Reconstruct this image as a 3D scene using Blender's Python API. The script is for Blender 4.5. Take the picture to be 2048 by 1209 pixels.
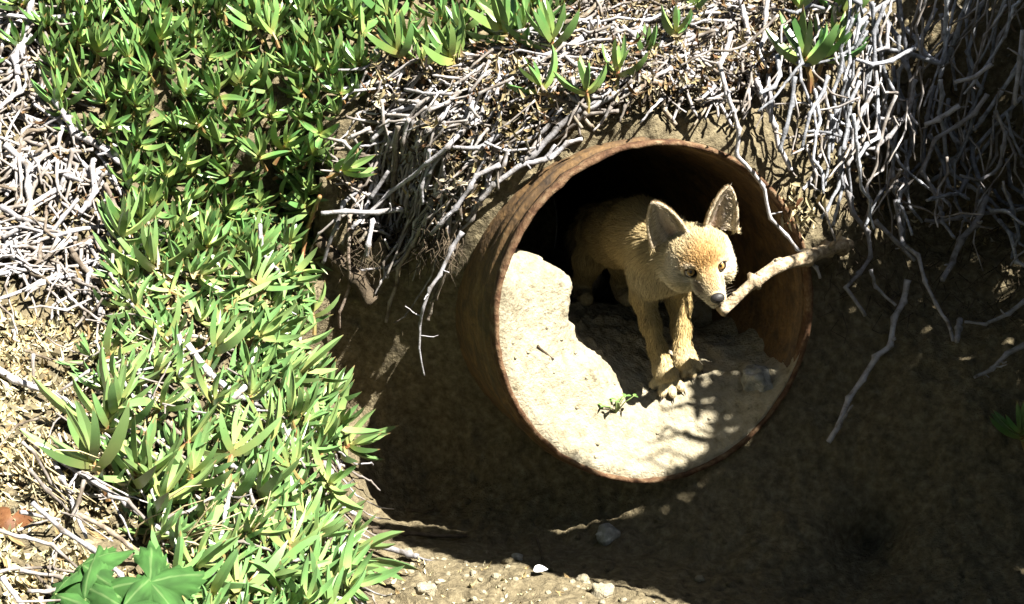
import bpy, math, random
import numpy as np
from mathutils import Vector, Matrix
from mathutils.bvhtree import BVHTree

random.seed(7)
rng = np.random.default_rng(7)
for o in list(bpy.data.objects):
    bpy.data.objects.remove(o)
scene = bpy.context.scene
COL = scene.collection

# ------------------------------------------------------------------ camera, sky, sun, exposure
CAM = np.array((0.0, -1.967, 0.663))
PITCH = math.radians(10.0)
FPX = 2640.0                     # focal length in pixels of the 2048-wide photograph
cam_d = bpy.data.cameras.new("camera")
cam_d.sensor_width = 36.0
cam_d.lens = 36.0 * FPX / 2048.0
cam_d.clip_start = 0.01
cam_d.clip_end = 400.0
cam = bpy.data.objects.new("camera", cam_d)
COL.objects.link(cam)
cam.location = CAM
cam.rotation_euler = (math.pi / 2 - PITCH, 0, 0)
scene.camera = cam

SUN_EL, SUN_AZ = math.radians(50), math.radians(50)
SUN = np.array((math.cos(SUN_EL) * math.sin(SUN_AZ), -math.cos(SUN_EL) * math.cos(SUN_AZ), math.sin(SUN_EL)))
world = bpy.data.worlds.new("World")
scene.world = world
world.use_nodes = True
wn = world.node_tree.nodes
wl = world.node_tree.links
wn.clear()
wo = wn.new("ShaderNodeOutputWorld")
wb = wn.new("ShaderNodeBackground")
sk = wn.new("ShaderNodeTexSky")
sk.sky_type = 'NISHITA'
sk.sun_disc = False
sk.sun_elevation = SUN_EL
sk.sun_rotation = math.pi - SUN_AZ
wb.inputs["Strength"].default_value = 0.05
wl.new(sk.outputs[0], wb.inputs[0])
wl.new(wb.outputs[0], wo.inputs[0])

sun_d = bpy.data.lights.new("sun", 'SUN')
sun_d.energy = 5.0
sun_d.angle = math.radians(0.5)
sun_d.color = (1.0, 0.95, 0.86)
sun = bpy.data.objects.new("sun", sun_d)
COL.objects.link(sun)
sun.rotation_euler = Vector(SUN).to_track_quat('Z', 'Y').to_euler()
sun.location = (3, -3, 5)

scene.view_settings.view_transform = 'Standard'
scene.view_settings.look = 'None'
scene.view_settings.exposure = 2.35
scene.view_settings.gamma = 1.0
scene.view_settings.use_curve_mapping = False
scene.render.engine = 'CYCLES'
scene.cycles.max_bounces = 5
scene.cycles.diffuse_bounces = 1

# ------------------------------------------------------------------ helpers
F_ = np.array((0, math.cos(PITCH), -math.sin(PITCH)))
U_ = np.array((0, math.sin(PITCH), math.cos(PITCH)))
R_ = np.array((1.0, 0, 0))


def ray(u, v):
    return F_ + (u - 1024.0) / FPX * R_ - (v - 604.5) / FPX * U_


def P(u, v, y):
    """point of the place at depth y that stands behind photograph position u, v"""
    d = ray(u, v)
    return CAM + d * ((y - CAM[1]) / d[1])


def project(p):
    p = np.asarray(p) - CAM
    f = p @ F_
    return 1024 + FPX * (p @ R_) / f, 604.5 - FPX * (p @ U_) / f


def _hash(ix, iy, iz, seed):
    h = (ix.astype(np.int64) * 374761393 + iy.astype(np.int64) * 668265263 + iz.astype(np.int64) * 2147483647 + seed * 974634541) & 0xFFFFFFFF
    h = ((h ^ (h >> 13)) * 1274126177) & 0xFFFFFFFF
    h = h ^ (h >> 16)
    return (h & 0xFFFF) / 32767.5 - 1.0


def vnoise(p, freq, seed=0):
    p = np.asarray(p) * freq
    i = np.floor(p).astype(np.int64)
    f = p - i
    f = f * f * f * (f * (f * 6 - 15) + 10)
    out = 0
    for dx in (0, 1):
        wx = f[..., 0] if dx else 1 - f[..., 0]
        for dy in (0, 1):
            wy = f[..., 1] if dy else 1 - f[..., 1]
            for dz in (0, 1):
                wz = f[..., 2] if dz else 1 - f[..., 2]
                out = out + wx * wy * wz * _hash(i[..., 0] + dx, i[..., 1] + dy, i[..., 2] + dz, seed)
    return out


def fbm(p, freq, octaves=4, seed=0, gain=0.5):
    a, s = 1.0, 0
    for k in range(octaves):
        s = s + a * vnoise(p, freq * 2.03 ** k, seed + k * 17)
        a *= gain
    return s


def rbf_fit(pts, vals, lin=0.0):
    pts = np.asarray(pts, float)
    vals = np.asarray(vals, float)
    n = len(pts)
    d = np.linalg.norm(pts[:, None] - pts[None], axis=2)
    A = np.zeros((n + 3, n + 3))
    A[:n, :n] = d - np.eye(n) * lin
    A[:n, n] = 1
    A[:n, n + 1:] = pts
    A[n, :n] = 1
    A[n + 1:, :n] = pts.T
    b = np.zeros(n + 3)
    b[:n] = vals
    w = np.linalg.solve(A, b)

    def ev(x):
        x = np.asarray(x, float)
        out = w[n] + x @ w[n + 1:]
        for k in range(n):
            out = out + w[k] * np.sqrt(((x - pts[k]) ** 2).sum(-1))
        return out
    return ev


def in_poly(u, v, poly):
    c = False
    n = len(poly)
    j = n - 1
    for i in range(n):
        xi, yi = poly[i]
        xj, yj = poly[j]
        if (yi > v) != (yj > v) and u < (xj - xi) * (v - yi) / (yj - yi) + xi:
            c = not c
        j = i
    return c


def tag(o, label=None, cat=None, group=None, kind=None):
    if label:
        o["label"] = label
    if cat:
        o["category"] = cat
    if group:
        o["group"] = group
    if kind:
        o["kind"] = kind
    return o


def mesh_obj(name, verts, faces, mat, parent=None, smooth=False):
    me = bpy.data.meshes.new(name)
    me.from_pydata([tuple(map(float, v)) for v in verts], [], faces)
    me.materials.append(mat)
    if smooth:
        me.polygons.foreach_set("use_smooth", [True] * len(me.polygons))
    me.update()
    o = bpy.data.objects.new(name, me)
    COL.objects.link(o)
    if parent:
        o.parent = parent
    return o


def empty(name, loc=(0, 0, 0)):
    o = bpy.data.objects.new(name, None)
    o.empty_display_size = 0.02
    o.location = loc
    COL.objects.link(o)
    return o


class Geo:
    """collects tubes, leaves and flakes into one mesh"""

    def __init__(self):
        self.v, self.f, self.n, self.c = [], [], 0, []

    def add(self, verts, faces, col=None):
        verts = np.asarray(verts, float)
        self.v.append(verts)
        self.f.extend([tuple(i + self.n for i in f) for f in faces])
        self.n += len(verts)
        if col is not None:
            self.c.append(np.tile(np.asarray(col, float), (len(verts), 1)))

    def build(self, name, mat, parent=None, smooth=True):
        v = np.concatenate(self.v)
        o = mesh_obj(name, v, self.f, mat, parent, smooth)
        if self.c:
            c = np.concatenate(self.c)
            at = o.data.attributes.new("Col", 'FLOAT_COLOR', 'POINT')
            at.data.foreach_set("color", np.column_stack([c, np.ones(len(c))]).astype(np.float32).ravel())
        return o


def frames(pts):
    pts = np.asarray(pts, float)
    t = np.gradient(pts, axis=0)
    t /= np.linalg.norm(t, axis=1)[:, None] + 1e-12
    a = np.array((0.31, 0.2, 0.93))
    if abs(t[0] @ a) > 0.9:
        a = np.array((1.0, 0, 0))
    nrm = []
    n = a - t[0] * (a @ t[0])
    n /= np.linalg.norm(n)
    for k in range(len(pts)):
        n = n - t[k] * (n @ t[k])
        n /= np.linalg.norm(n) + 1e-12
        nrm.append(n.copy())
    nrm = np.array(nrm)
    return t, nrm, np.cross(t, nrm)


def tube(pts, rad, sides=6, cap=True):
    pts = np.asarray(pts, float)
    rad = np.broadcast_to(np.asarray(rad, float), (len(pts),))
    t, n, b = frames(pts)
    ang = np.arange(sides) / sides * 2 * math.pi
    V = (pts[:, None] + rad[:, None, None] * (np.cos(ang)[None, :, None] * n[:, None] + np.sin(ang)[None, :, None] * b[:, None])).reshape(-1, 3)
    F = []
    for i in range(len(pts) - 1):
        for k in range(sides):
            k2 = (k + 1) % sides
            F.append((i * sides + k, i * sides + k2, (i + 1) * sides + k2, (i + 1) * sides + k))
    if cap:
        F.append(tuple(range(sides))[::-1])
        F.append(tuple((len(pts) - 1) * sides + k for k in range(sides)))
    return V, F


def resample(pts, step):
    pts = np.asarray(pts, float)
    seg = np.linalg.norm(np.diff(pts, axis=0), axis=1)
    s = np.concatenate([[0], np.cumsum(seg)])
    n = max(3, int(s[-1] / step) + 1)
    q = np.linspace(0, s[-1], n)
    # smooth through the corners a little: Catmull-Rom per axis
    out = []
    for x in q:
        i = min(len(seg) - 1, int(np.searchsorted(s, x, side='right') - 1))
        tt = (x - s[i]) / (seg[i] + 1e-12)
        p0 = pts[max(i - 1, 0)]
        p1 = pts[i]
        p2 = pts[i + 1]
        p3 = pts[min(i + 2, len(pts) - 1)]
        cr = 0.5 * (2 * p1 + (p2 - p0) * tt + (2 * p0 - 5 * p1 + 4 * p2 - p3) * tt ** 2 + (3 * p1 - p0 - 3 * p2 + p3) * tt ** 3)
        out.append(0.5 * cr + 0.5 * (p1 + (p2 - p1) * tt))
    return np.array(out), q


def woody(pts, r0, r1, node=0.045, jitter=0.0025, step=0.012, rs=random):
    """a dead stem: straight between swollen joints, kinked at them"""
    p, q = resample(pts, .004)
    L = q[-1]
    at = [0.0]
    while at[-1] < L:
        at.append(at[-1] + node * rs.uniform(.6, 1.4))
    at[-1] = L
    if len(at) > 2 and at[-1] - at[-2] < node * .3:
        at.pop(-2)
    jn = np.array([[np.interp(a, q, p[:, k]) for k in range(3)] for a in at])
    jn[1:-1] += np.array([[rs.gauss(0, 1), rs.gauss(0, 1), rs.gauss(0, 1)] for _ in range(len(at) - 2)]).reshape(-1, 3) * jitter
    rings = []
    for i, a in enumerate(at):
        rings.append((a, 1.32 * rs.uniform(.85, 1.2)))
        if i < len(at) - 1:
            d = at[i + 1] - a
            rings += [(a + min(.28 * d, .006), 1.0), (a + .5 * d, rs.uniform(.86, .98)), (a + d - min(.28 * d, .006), 1.0)]
    rings = np.array(rings)
    Q = rings[:, 0]
    out = np.stack([np.interp(Q, at, jn[:, k]) for k in range(3)], 1)
    out += rng.normal(size=out.shape) * .0004
    rad = (r0 + (r1 - r0) * Q / max(L, 1e-6)) * rings[:, 1]
    rad[0] *= .8
    rad[-1] *= .7
    return out, rad


# ------------------------------------------------------------------ materials
def new_mat(name):
    m = bpy.data.materials.new(name)
    m.use_nodes = True
    nt = m.node_tree
    bsdf = nt.nodes.get("Principled BSDF")
    return m, nt, bsdf


def N(nt, kind, **kw):
    n = nt.nodes.new(kind)
    for k, v in kw.items():
        if k in n.inputs:
            n.inputs[k].default_value = v
        else:
            setattr(n, k, v)
    return n


def ramp(nt, stops):
    r = nt.nodes.new("ShaderNodeValToRGB")
    e = r.color_ramp.elements
    while len(e) < len(stops):
        e.new(0.5)
    for k, (p, c) in enumerate(stops):
        e[k].position = p
        e[k].color = (*c, 1)
    return r


def noise_mat(name, stops, scale=40, detail=6, rough=0.9, bump=0.3, bscale=150, bdist=0.004, spec=0.2, coords="Object", distort=0.0):
    m, nt, b = new_mat(name)
    tc = N(nt, "ShaderNodeTexCoord")
    nz = N(nt, "ShaderNodeTexNoise", Scale=scale, Detail=detail, Roughness=0.62, Distortion=distort)
    nt.links.new(tc.outputs[coords], nz.inputs["Vector"])
    rp = ramp(nt, stops)
    nt.links.new(nz.outputs["Fac"], rp.inputs[0])
    nt.links.new(rp.outputs[0], b.inputs["Base Color"])
    b.inputs["Roughness"].default_value = rough
    b.inputs["Specular IOR Level"].default_value = spec
    n2 = N(nt, "ShaderNodeTexNoise", Scale=bscale, Detail=5, Roughness=0.65)
    nt.links.new(tc.outputs[coords], n2.inputs["Vector"])
    bp = N(nt, "ShaderNodeBump", Strength=bump, Distance=bdist)
    nt.links.new(n2.outputs["Fac"], bp.inputs["Height"])
    nt.links.new(bp.outputs[0], b.inputs["Normal"])
    return m


def random_tint(m, lo=0.75, hi=1.2, hue=0.02):
    """per-object variation of a material's colour"""
    nt = m.node_tree
    b = nt.nodes["Principled BSDF"]
    src = b.inputs["Base Color"].links[0].from_socket
    oi = N(nt, "ShaderNodeObjectInfo")
    mr = N(nt, "ShaderNodeMapRange")
    mr.inputs[3].default_value = lo
    mr.inputs[4].default_value = hi
    nt.links.new(oi.outputs["Random"], mr.inputs[0])
    hs = N(nt, "ShaderNodeHueSaturation")
    nt.links.new(mr.outputs[0], hs.inputs["Value"])
    m2 = N(nt, "ShaderNodeMapRange")
    m2.inputs[3].default_value = 0.5 - hue
    m2.inputs[4].default_value = 0.5 + hue
    mul = N(nt, "ShaderNodeMath", operation='MULTIPLY')
    mul.inputs[1].default_value = 7.31
    fr = N(nt, "ShaderNodeMath", operation='FRACT')
    nt.links.new(oi.outputs["Random"], mul.inputs[0])
    nt.links.new(mul.outputs[0], fr.inputs[0])
    nt.links.new(fr.outputs[0], m2.inputs[0])
    nt.links.new(m2.outputs[0], hs.inputs["Hue"])
    nt.links.new(src, hs.inputs["Color"])
    nt.links.new(hs.outputs[0], b.inputs["Base Color"])
    return m


M = {}
M["soil"] = noise_mat("soil", [(0.30, (0.068, 0.055, 0.032)), (0.5, (0.13, 0.107, 0.063)), (0.70, (0.215, 0.18, 0.11))], scale=75, detail=10, bump=1.0, bscale=120, bdist=0.010)
M["pale_soil"] = noise_mat("pale_soil", [(0.27, (0.11, 0.092, 0.058)), (0.41, (0.24, 0.21, 0.142)), (0.75, (0.37, 0.335, 0.25))], scale=60, detail=10, bump=1.0, bscale=140, bdist=0.008)
M["dark_ground"] = noise_mat("dark_ground", [(0.3, (0.02, 0.03, 0.012)), (0.6, (0.05, 0.055, 0.025)), (0.75, (0.09, 0.08, 0.045))], scale=6, bump=0.6, bscale=40, bdist=0.02)  # kept dark so the unseen ground throws little light back
M["stone"] = noise_mat("stone", [(0.3, (0.12, 0.12, 0.10)), (0.55, (0.26, 0.26, 0.235)), (0.72, (0.5, 0.5, 0.47))], scale=60, detail=8, bump=0.8, bscale=160, bdist=0.004)
M["stem"] = random_tint(noise_mat("dead_stem_bark", [(0.32, (0.10, 0.085, 0.07)), (0.46, (0.27, 0.26, 0.265)), (0.68, (0.40, 0.395, 0.43))], scale=55, detail=8, bump=0.7, bscale=240, bdist=0.002, rough=0.75), 0.5, 1.15, 0.01)
M["stem_mass"] = noise_mat("dead_stem_mass", [(0.34, (0.08, 0.065, 0.05)), (0.5, (0.20, 0.18, 0.165)), (0.66, (0.36, 0.35, 0.36))], scale=24, detail=5, bump=0.4, bscale=240, bdist=0.002, rough=0.8)
M["stem_brown"] = random_tint(noise_mat("brown_stem_bark", [(0.32, (0.055, 0.04, 0.028)), (0.48, (0.15, 0.12, 0.09)), (0.68, (0.27, 0.24, 0.20))], scale=60, detail=8, bump=0.8, bscale=200, bdist=0.003, rough=0.85), 0.6, 1.2, 0.01)
M["stem_grey"] = random_tint(noise_mat("grey_stem_bark", [(0.32, (0.08, 0.08, 0.085)), (0.48, (0.23, 0.24, 0.265)), (0.68, (0.37, 0.385, 0.43))], scale=60, detail=8, bump=0.8, bscale=200, bdist=0.003, rough=0.8), 0.5, 1.2, 0.01)
M["bark"] = noise_mat("rough_bark", [(0.3, (0.10, 0.07, 0.045)), (0.5, (0.32, 0.25, 0.16)), (0.68, (0.52, 0.44, 0.31))], scale=90, detail=8, bump=1.0, bscale=130, bdist=0.006)
M["root"] = noise_mat("root_bark", [(0.3, (0.03, 0.023, 0.015)), (0.6, (0.085, 0.065, 0.043))], scale=60, bump=0.6, bscale=130)
M["red_stem"] = noise_mat("red_stem", [(0.35, (0.20, 0.045, 0.035)), (0.52, (0.20, 0.12, 0.045)), (0.7, (0.16, 0.19, 0.06))], scale=30, bump=0.1, rough=0.5, spec=0.4)
M["brown_leaf"] = noise_mat("brown_leaf", [(0.3, (0.05, 0.02, 0.008)), (0.6, (0.10, 0.042, 0.016)), (0.75, (0.15, 0.075, 0.03))], scale=35, bump=0.4, bscale=80, rough=0.6)


def col_attr_mat(name, rough=0.85, bump=0.4, bscale=200, spec=0.2, translucent=0.0):
    m, nt, b = new_mat(name)
    at = N(nt, "ShaderNodeAttribute", attribute_name="Col")
    tc = N(nt, "ShaderNodeTexCoord")
    nz = N(nt, "ShaderNodeTexNoise", Scale=60.0, Detail=4.0)
    nt.links.new(tc.outputs["Object"], nz.inputs["Vector"])
    mr = N(nt, "ShaderNodeMapRange")
    mr.inputs[3].default_value = 0.7
    mr.inputs[4].default_value = 1.25
    nt.links.new(nz.outputs["Fac"], mr.inputs[0])
    hs = N(nt, "ShaderNodeHueSaturation")
    nt.links.new(at.outputs["Color"], hs.inputs["Color"])
    nt.links.new(mr.outputs[0], hs.inputs["Value"])
    nt.links.new(hs.outputs[0], b.inputs["Base Color"])
    b.inputs["Roughness"].default_value = rough
    b.inputs["Specular IOR Level"].default_value = spec
    return m


M["litter"] = col_attr_mat("dry_litter")
M["fur_skin"] = col_attr_mat("fur_skin", rough=0.9, spec=0.1)


def leaf_mat(name, stops, rough=0.42, trans=0.18, spec=0.5):
    m, nt, b = new_mat(name)
    tc = N(nt, "ShaderNodeTexCoord")
    sx = N(nt, "ShaderNodeSeparateXYZ")
    nt.links.new(tc.outputs["UV"], sx.inputs[0])
    nz = N(nt, "ShaderNodeTexNoise", Scale=45.0, Detail=4.0)
    nt.links.new(tc.outputs["Object"], nz.inputs["Vector"])
    ad = N(nt, "ShaderNodeMath", operation='MULTIPLY_ADD')
    ad.inputs[1].default_value = 0.35
    nt.links.new(nz.outputs["Fac"], ad.inputs[0])
    nt.links.new(sx.outputs["X"], ad.inputs[2])
    sb = N(nt, "ShaderNodeMath", operation='SUBTRACT')
    sb.inputs[1].default_value = 0.17
    nt.links.new(ad.outputs[0], sb.inputs[0])
    rp = ramp(nt, stops)
    nt.links.new(sb.outputs[0], rp.inputs[0])
    nt.links.new(rp.outputs[0], b.inputs["Base Color"])
    b.inputs["Roughness"].default_value = rough
    b.inputs["Specular IOR Level"].default_value = spec
    if trans:
        tr = N(nt, "ShaderNodeBsdfTranslucent")
        nt.links.new(rp.outputs[0], tr.inputs["Color"])
        mx = N(nt, "ShaderNodeMixShader")
        mx.inputs[0].default_value = trans
        nt.links.new(b.outputs[0], mx.inputs[1])
        nt.links.new(tr.outputs[0], mx.inputs[2])
        out = nt.nodes["Material Output"]
        nt.links.new(mx.outputs[0], out.inputs["Surface"])
    return m


M["ice_leaf"] = random_tint(leaf_mat("ice_plant_leaf", [(0.0, (0.30, 0.29, 0.085)), (0.18, (0.22, 0.31, 0.085)), (0.5, (0.118, 0.225, 0.060)), (0.88, (0.105, 0.20, 0.062)), (1.0, (0.24, 0.17, 0.06))], rough=.33), 0.7, 1.45, 0.025)
M["pale_leaf"] = random_tint(leaf_mat("pale_ice_plant_leaf", [(0.0, (0.33, 0.32, 0.11)), (0.2, (0.24, 0.31, 0.10)), (0.55, (0.14, 0.24, 0.075)), (0.9, (0.13, 0.22, 0.08)), (1.0, (0.27, 0.20, 0.09))], rough=.33), 0.75, 1.4, 0.02)


# ------------------------------------------------------------------ the cut bank (one sheet of ground)
C_ = math.sqrt(0.5)
P0 = P(1319, 631, 0.0)           # centre of the pipe's mouth
AX = np.array((-0.31, 0.95074, 0.0))         # the pipe runs back into the bank
LX = np.array((0.95074, 0.31, 0.0))
PR = 0.2635

ctrl_px = [
    # top of the bank
    (0, 0, .15), (0, 200, .07), (300, 0, .22), (500, 0, .27), (750, 0, .30), (1000, 0, .33), (1300, 0, .34), (1600, 0, .33), (1850, 0, .36), (2048, 0, .26),
    (300, 150, .12), (500, 150, .16), (500, 300, .08), (300, 400, .0), (700, 150, .17), (640, 350, .06), (650, 260, .11), (900, 150, .16), (1150, 150, .17), (1400, 150, .17), (1650, 150, .21),
    (850, 300, .07), (1000, 300, .06), (1150, 260, .06), (1300, 262, .035), (1450, 280, .07), (880, 430, .05), (760, 440, .08), (1600, 380, .12),
    # hollow left of and below the pipe
    (790, 620, .27), (615, 560, .28), (600, 700, .28), (665, 800, .21), (850, 860, .21), (950, 930, .15), (1100, 985, .085), (1250, 1000, .05), (1400, 1000, .025), (1550, 930, .06),
    (700, 940, .12), (740, 1040, .04), (900, 1050, .05), (1000, 1095, -.01), (1150, 1090, -.02), (1300, 1100, -.04), (1450, 1120, -.06),
    # right-hand bank
    (1680, 500, .18), (1690, 650, .13), (1650, 800, .09), (1750, 350, .30), (1850, 200, .36), (1900, 500, .25), (2048, 400, .27), (1850, 700, .08), (2048, 650, .07), (1800, 900, .0), (2048, 850, -.02),
    (1720, 1030, .0), (1725, 1100, .05), (1640, 1080, -.04), (1830, 1060, -.07), (1720, 1180, -.10), (2048, 1100, -.12), (1600, 1150, -.10), (1900, 1170, -.16), (2048, 1209, -.24), (1600, 1209, -.20), (1350, 1180, -.17),
    # lit lip in front
    (700, 1075, -.12), (800, 1110, -.13), (900, 1122, -.15), (1050, 1135, -.17), (1100, 1160, -.21), (1290, 1209, -.30), (900, 1209, -.30), (1100, 1209, -.30), (700, 1209, -.33), (700, 1140, -.22),
    # mound on the left
    (605, 1020, -.17), (615, 930, -.15), (575, 860, -.12), (540, 780, -.10), (500, 680, -.08), (510, 580, -.05), (555, 470, .0),
    (500, 900, -.27), (500, 700, -.13), (450, 550, -.06), (300, 1000, -.42), (300, 850, -.32), (300, 700, -.20), (0, 1209, -.69), (0, 1000, -.52), (0, 800, -.36), (0, 600, -.20), (0, 450, -.10), (150, 500, -.09),
    (300, 1209, -.58), (450, 1209, -.48), (600, 1209, -.38), (500, 1050, -.36),
]
ctrl = [tuple(P(*c)) for c in ctrl_px]
ctrl += [(x, -1.2, -.06) for x in (0, .6, 1.2, 2.2)] + [(x, -2.6, -.10) for x in (-2.4, -1, 0, 1, 2.4)]
ctrl += [(-.6, -.85, .06), (-1.1, -.75, .13), (-2.2, -.9, .1), (-1.1, -.2, .5), (-1.1, .25, .85), (-2.3, 0, .7), (.0, -.6, -.05), (.5, -.6, -.06)]
ctrl += [(1.0, -.2, .12), (1.0, .05, .45), (1.05, .3, .78), (1.3, -.6, -.02), (1.5, .2, .9), (2.3, -.1, .8), (2.3, -.7, .0)]
ctrl += [(x, .75, 1.02) for x in (-1.2, -.4, .4, 1.2)] + [(x, 2.2, 1.3) for x in (-2.3, -.8, .8, 2.3)]
ctrl = np.array(ctrl)
cq = C_ * (ctrl[:, 1] + ctrl[:, 2])
ch = C_ * (ctrl[:, 2] - ctrl[:, 1])
hfit = rbf_fit(np.column_stack([ctrl[:, 0], cq]), ch, lin=0.004)
gx = np.concatenate([np.linspace(-2.5, -.9, 30)[:-1], np.arange(-.9, 1.0, .0055), np.linspace(1.0, 2.5, 30)[1:]])
gq = np.concatenate([np.linspace(-1.9, -.62, 30)[:-1], np.arange(-.62, .86, .0055), np.linspace(.87, 2.3, 30)])
X, Q = np.meshgrid(gx, gq, indexing='ij')
H = hfit(np.stack([X, Q], -1))
pos0 = np.stack([X, C_ * (Q - H), C_ * (Q + H)], -1)
nb = fbm(pos0, 7, 4, 3) * .012 + fbm(pos0, 26, 4, 11, .6) * .0050 + np.abs(vnoise(pos0, 38, 13)) * .009 + np.abs(vnoise(pos0, 75, 14)) * .006 + vnoise(pos0, 95, 15) * .003
cl = vnoise(pos0, 42, 5)
clod = np.clip(cl - .25, 0, 1) * .010 * np.clip(vnoise(pos0, 9, 6) + .4, 0, 1) - np.clip(.05 - np.abs(vnoise(pos0 * np.array((1, 1, .6)), 15, 8)), 0, 1) * .16 * np.clip(vnoise(pos0, 6, 9), 0, 1)
H = H + nb + clod
GX, GQ, GH = gx, gq, H


def surf(x, q, off=0.0):
    """point of the bank at bank coordinates x, q, lifted off along the bank's outward direction"""
    i = min(max(int(np.searchsorted(GX, x)) - 1, 0), len(GX) - 2)
    j = min(max(int(np.searchsorted(GQ, q)) - 1, 0), len(GQ) - 2)
    a = (x - GX[i]) / (GX[i + 1] - GX[i])
    b = (q - GQ[j]) / (GQ[j + 1] - GQ[j])
    h = (GH[i, j] * (1 - a) + GH[i + 1, j] * a) * (1 - b) + (GH[i, j + 1] * (1 - a) + GH[i + 1, j + 1] * a) * b + off
    return np.array((x, C_ * (q - h), C_ * (q + h)))


def surf_many(x, q, off=0.0):
    i = np.clip(np.searchsorted(GX, x) - 1, 0, len(GX) - 2)
    j = np.clip(np.searchsorted(GQ, q) - 1, 0, len(GQ) - 2)
    a = (x - GX[i]) / (GX[i + 1] - GX[i])
    b = (q - GQ[j]) / (GQ[j + 1] - GQ[j])
    h = (GH[i, j] * (1 - a) + GH[i + 1, j] * a) * (1 - b) + (GH[i, j + 1] * (1 - a) + GH[i + 1, j + 1] * a) * b + off
    return np.stack([x, C_ * (q - h), C_ * (q + h)], -1)


def project_many(p):
    p = p - CAM
    f = p @ F_
    f = np.where(f < .05, np.nan, f)
    return 1024 + FPX * (p @ R_) / f, 604.5 - FPX * (p @ U_) / f


def in_poly_many(u, v, poly):
    c = np.zeros(len(u), bool)
    j = len(poly) - 1
    with np.errstate(all='ignore'):
        for i in range(len(poly)):
            xi, yi = poly[i]
            xj, yj = poly[j]
            c ^= ((yi > v) != (yj > v)) & (u < (xj - xi) * (v - yi) / ((yj - yi) or 1e-9) + xi)
            j = i
    return c


def sample_bank(poly, n, xr=(-1.3, 1.3), qr=(-.65, 1.3)):
    """n random points of the bank inside a region"""
    out = []
    got = 0
    for _ in range(40):
        x, q = rng.uniform(*xr, 60000), rng.uniform(*qr, 60000)
        p = surf_many(x, q)
        u, v = project_many(p)
        m = in_poly_many(u, v, poly)
        out.append(np.column_stack([x, q, p, u, v])[m])
        got += m.sum()
        if got >= n:
            break
    return np.concatenate(out)[:n]


verts = np.stack([X, C_ * (Q - H), C_ * (Q + H)], -1).reshape(-1, 3)
nx, nq = len(gx), len(gq)
rel = verts - P0
dep = rel @ AX
rad = np.sqrt((rel @ LX) ** 2 + rel[:, 2] ** 2)
cut = (dep > -.012) & (dep < 1.3)
inside = cut & (rad < PR - .003)
# pull the cut's edge onto the pipe wall
radv = rel - dep[:, None] * AX
near = cut & (rad < PR - .003) & (rad > PR - .016)
verts[near] = P0 + dep[near, None] * AX + radv[near] / rad[near, None] * (PR - .003)
hole = inside & ~near
idx = np.arange(nx * nq).reshape(nx, nq)
quads = np.stack([idx[:-1, :-1], idx[1:, :-1], idx[1:, 1:], idx[:-1, 1:]], -1).reshape(-1, 4)
quads = quads[~hole[quads].any(axis=1)]
bank = mesh_obj("dirt_bank", verts, quads.tolist(), M["soil"], smooth=True)
tag(bank, "cut bank of dry brown earth around and below the rusty pipe", "bank", kind="structure")
bank_bvh = BVHTree.FromPolygons([Vector(v) for v in verts], quads.tolist())

gs = 60.0
ground = mesh_obj("ground", [(-gs, -gs, -.35), (gs, -gs, -.35), (gs, gs, -.35), (-gs, gs, -.35)], [(0, 1, 2, 3)], M["dark_ground"])
tag(ground, "flat unseen ground round the bank, coloured dark to cut bounced light", "ground", kind="structure")


def bank_hit(u, v):
    d = Vector(ray(u, v)).normalized()
    loc, nor, i, dist = bank_bvh.ray_cast(Vector(CAM), d)
    return (np.array(loc), np.array(nor)) if loc is not None else (None, None)


# ------------------------------------------------------------------ rusty pipe
def rust_mat():
    m, nt, b = new_mat("rust")
    tc = N(nt, "ShaderNodeTexCoord")
    mp = N(nt, "ShaderNodeMapping")
    mp.inputs["Scale"].default_value = (1, 1, 1)
    nt.links.new(tc.outputs["Object"], mp.inputs[0])
    nz = N(nt, "ShaderNodeTexNoise", Scale=28.0, Detail=9.0, Roughness=0.7, Distortion=0.6)
    nt.links.new(mp.outputs[0], nz.inputs["Vector"])
    rp = ramp(nt, [(0.28, (0.028, 0.018, 0.010)), (0.45, (0.080, 0.048, 0.020)), (0.58, (0.14, 0.082, 0.031)), (0.75, (0.20, 0.145, 0.070))])
    nt.links.new(nz.outputs["Fac"], rp.inputs[0])
    # long streaks running along the wall
    w = N(nt, "ShaderNodeTexNoise", Scale=9.0, Detail=6.0, Roughness=0.7)
    mp2 = N(nt, "ShaderNodeMapping")
    mp2.inputs["Scale"].default_value = (9, 9, 1.2)
    nt.links.new(tc.outputs["Object"], mp2.inputs[0])
    nt.links.new(mp2.outputs[0], w.inputs["Vector"])
    rp2 = ramp(nt, [(0.35, (0.55, 0.5, 0.45)), (0.65, (1.15, 1.1, 1.0))])
    nt.links.new(w.outputs["Fac"], rp2.inputs[0])
    mx = N(nt, "ShaderNodeMix", data_type='RGBA', blend_type='MULTIPLY')
    mx.inputs[0].default_value = 0.8
    nt.links.new(rp.outputs[0], mx.inputs[6])
    nt.links.new(rp2.outputs[0], mx.inputs[7])
    nt.links.new(mx.outputs[2], b.inputs["Base Color"])
    b.inputs["Roughness"].default_value = 0.75
    b.inputs["Metallic"].default_value = 0.15
    n2 = N(nt, "ShaderNodeTexNoise", Scale=120.0, Detail=6.0)
    nt.links.new(tc.outputs["Object"], n2.inputs["Vector"])
    bp = N(nt, "ShaderNodeBump", Strength=0.6, Distance=0.004)
    nt.links.new(n2.outputs["Fac"], bp.inputs["Height"])
    nt.links.new(bp.outputs[0], b.inputs["Normal"])
    return m


M["rust"] = rust_mat()
NSEG = 160


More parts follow.
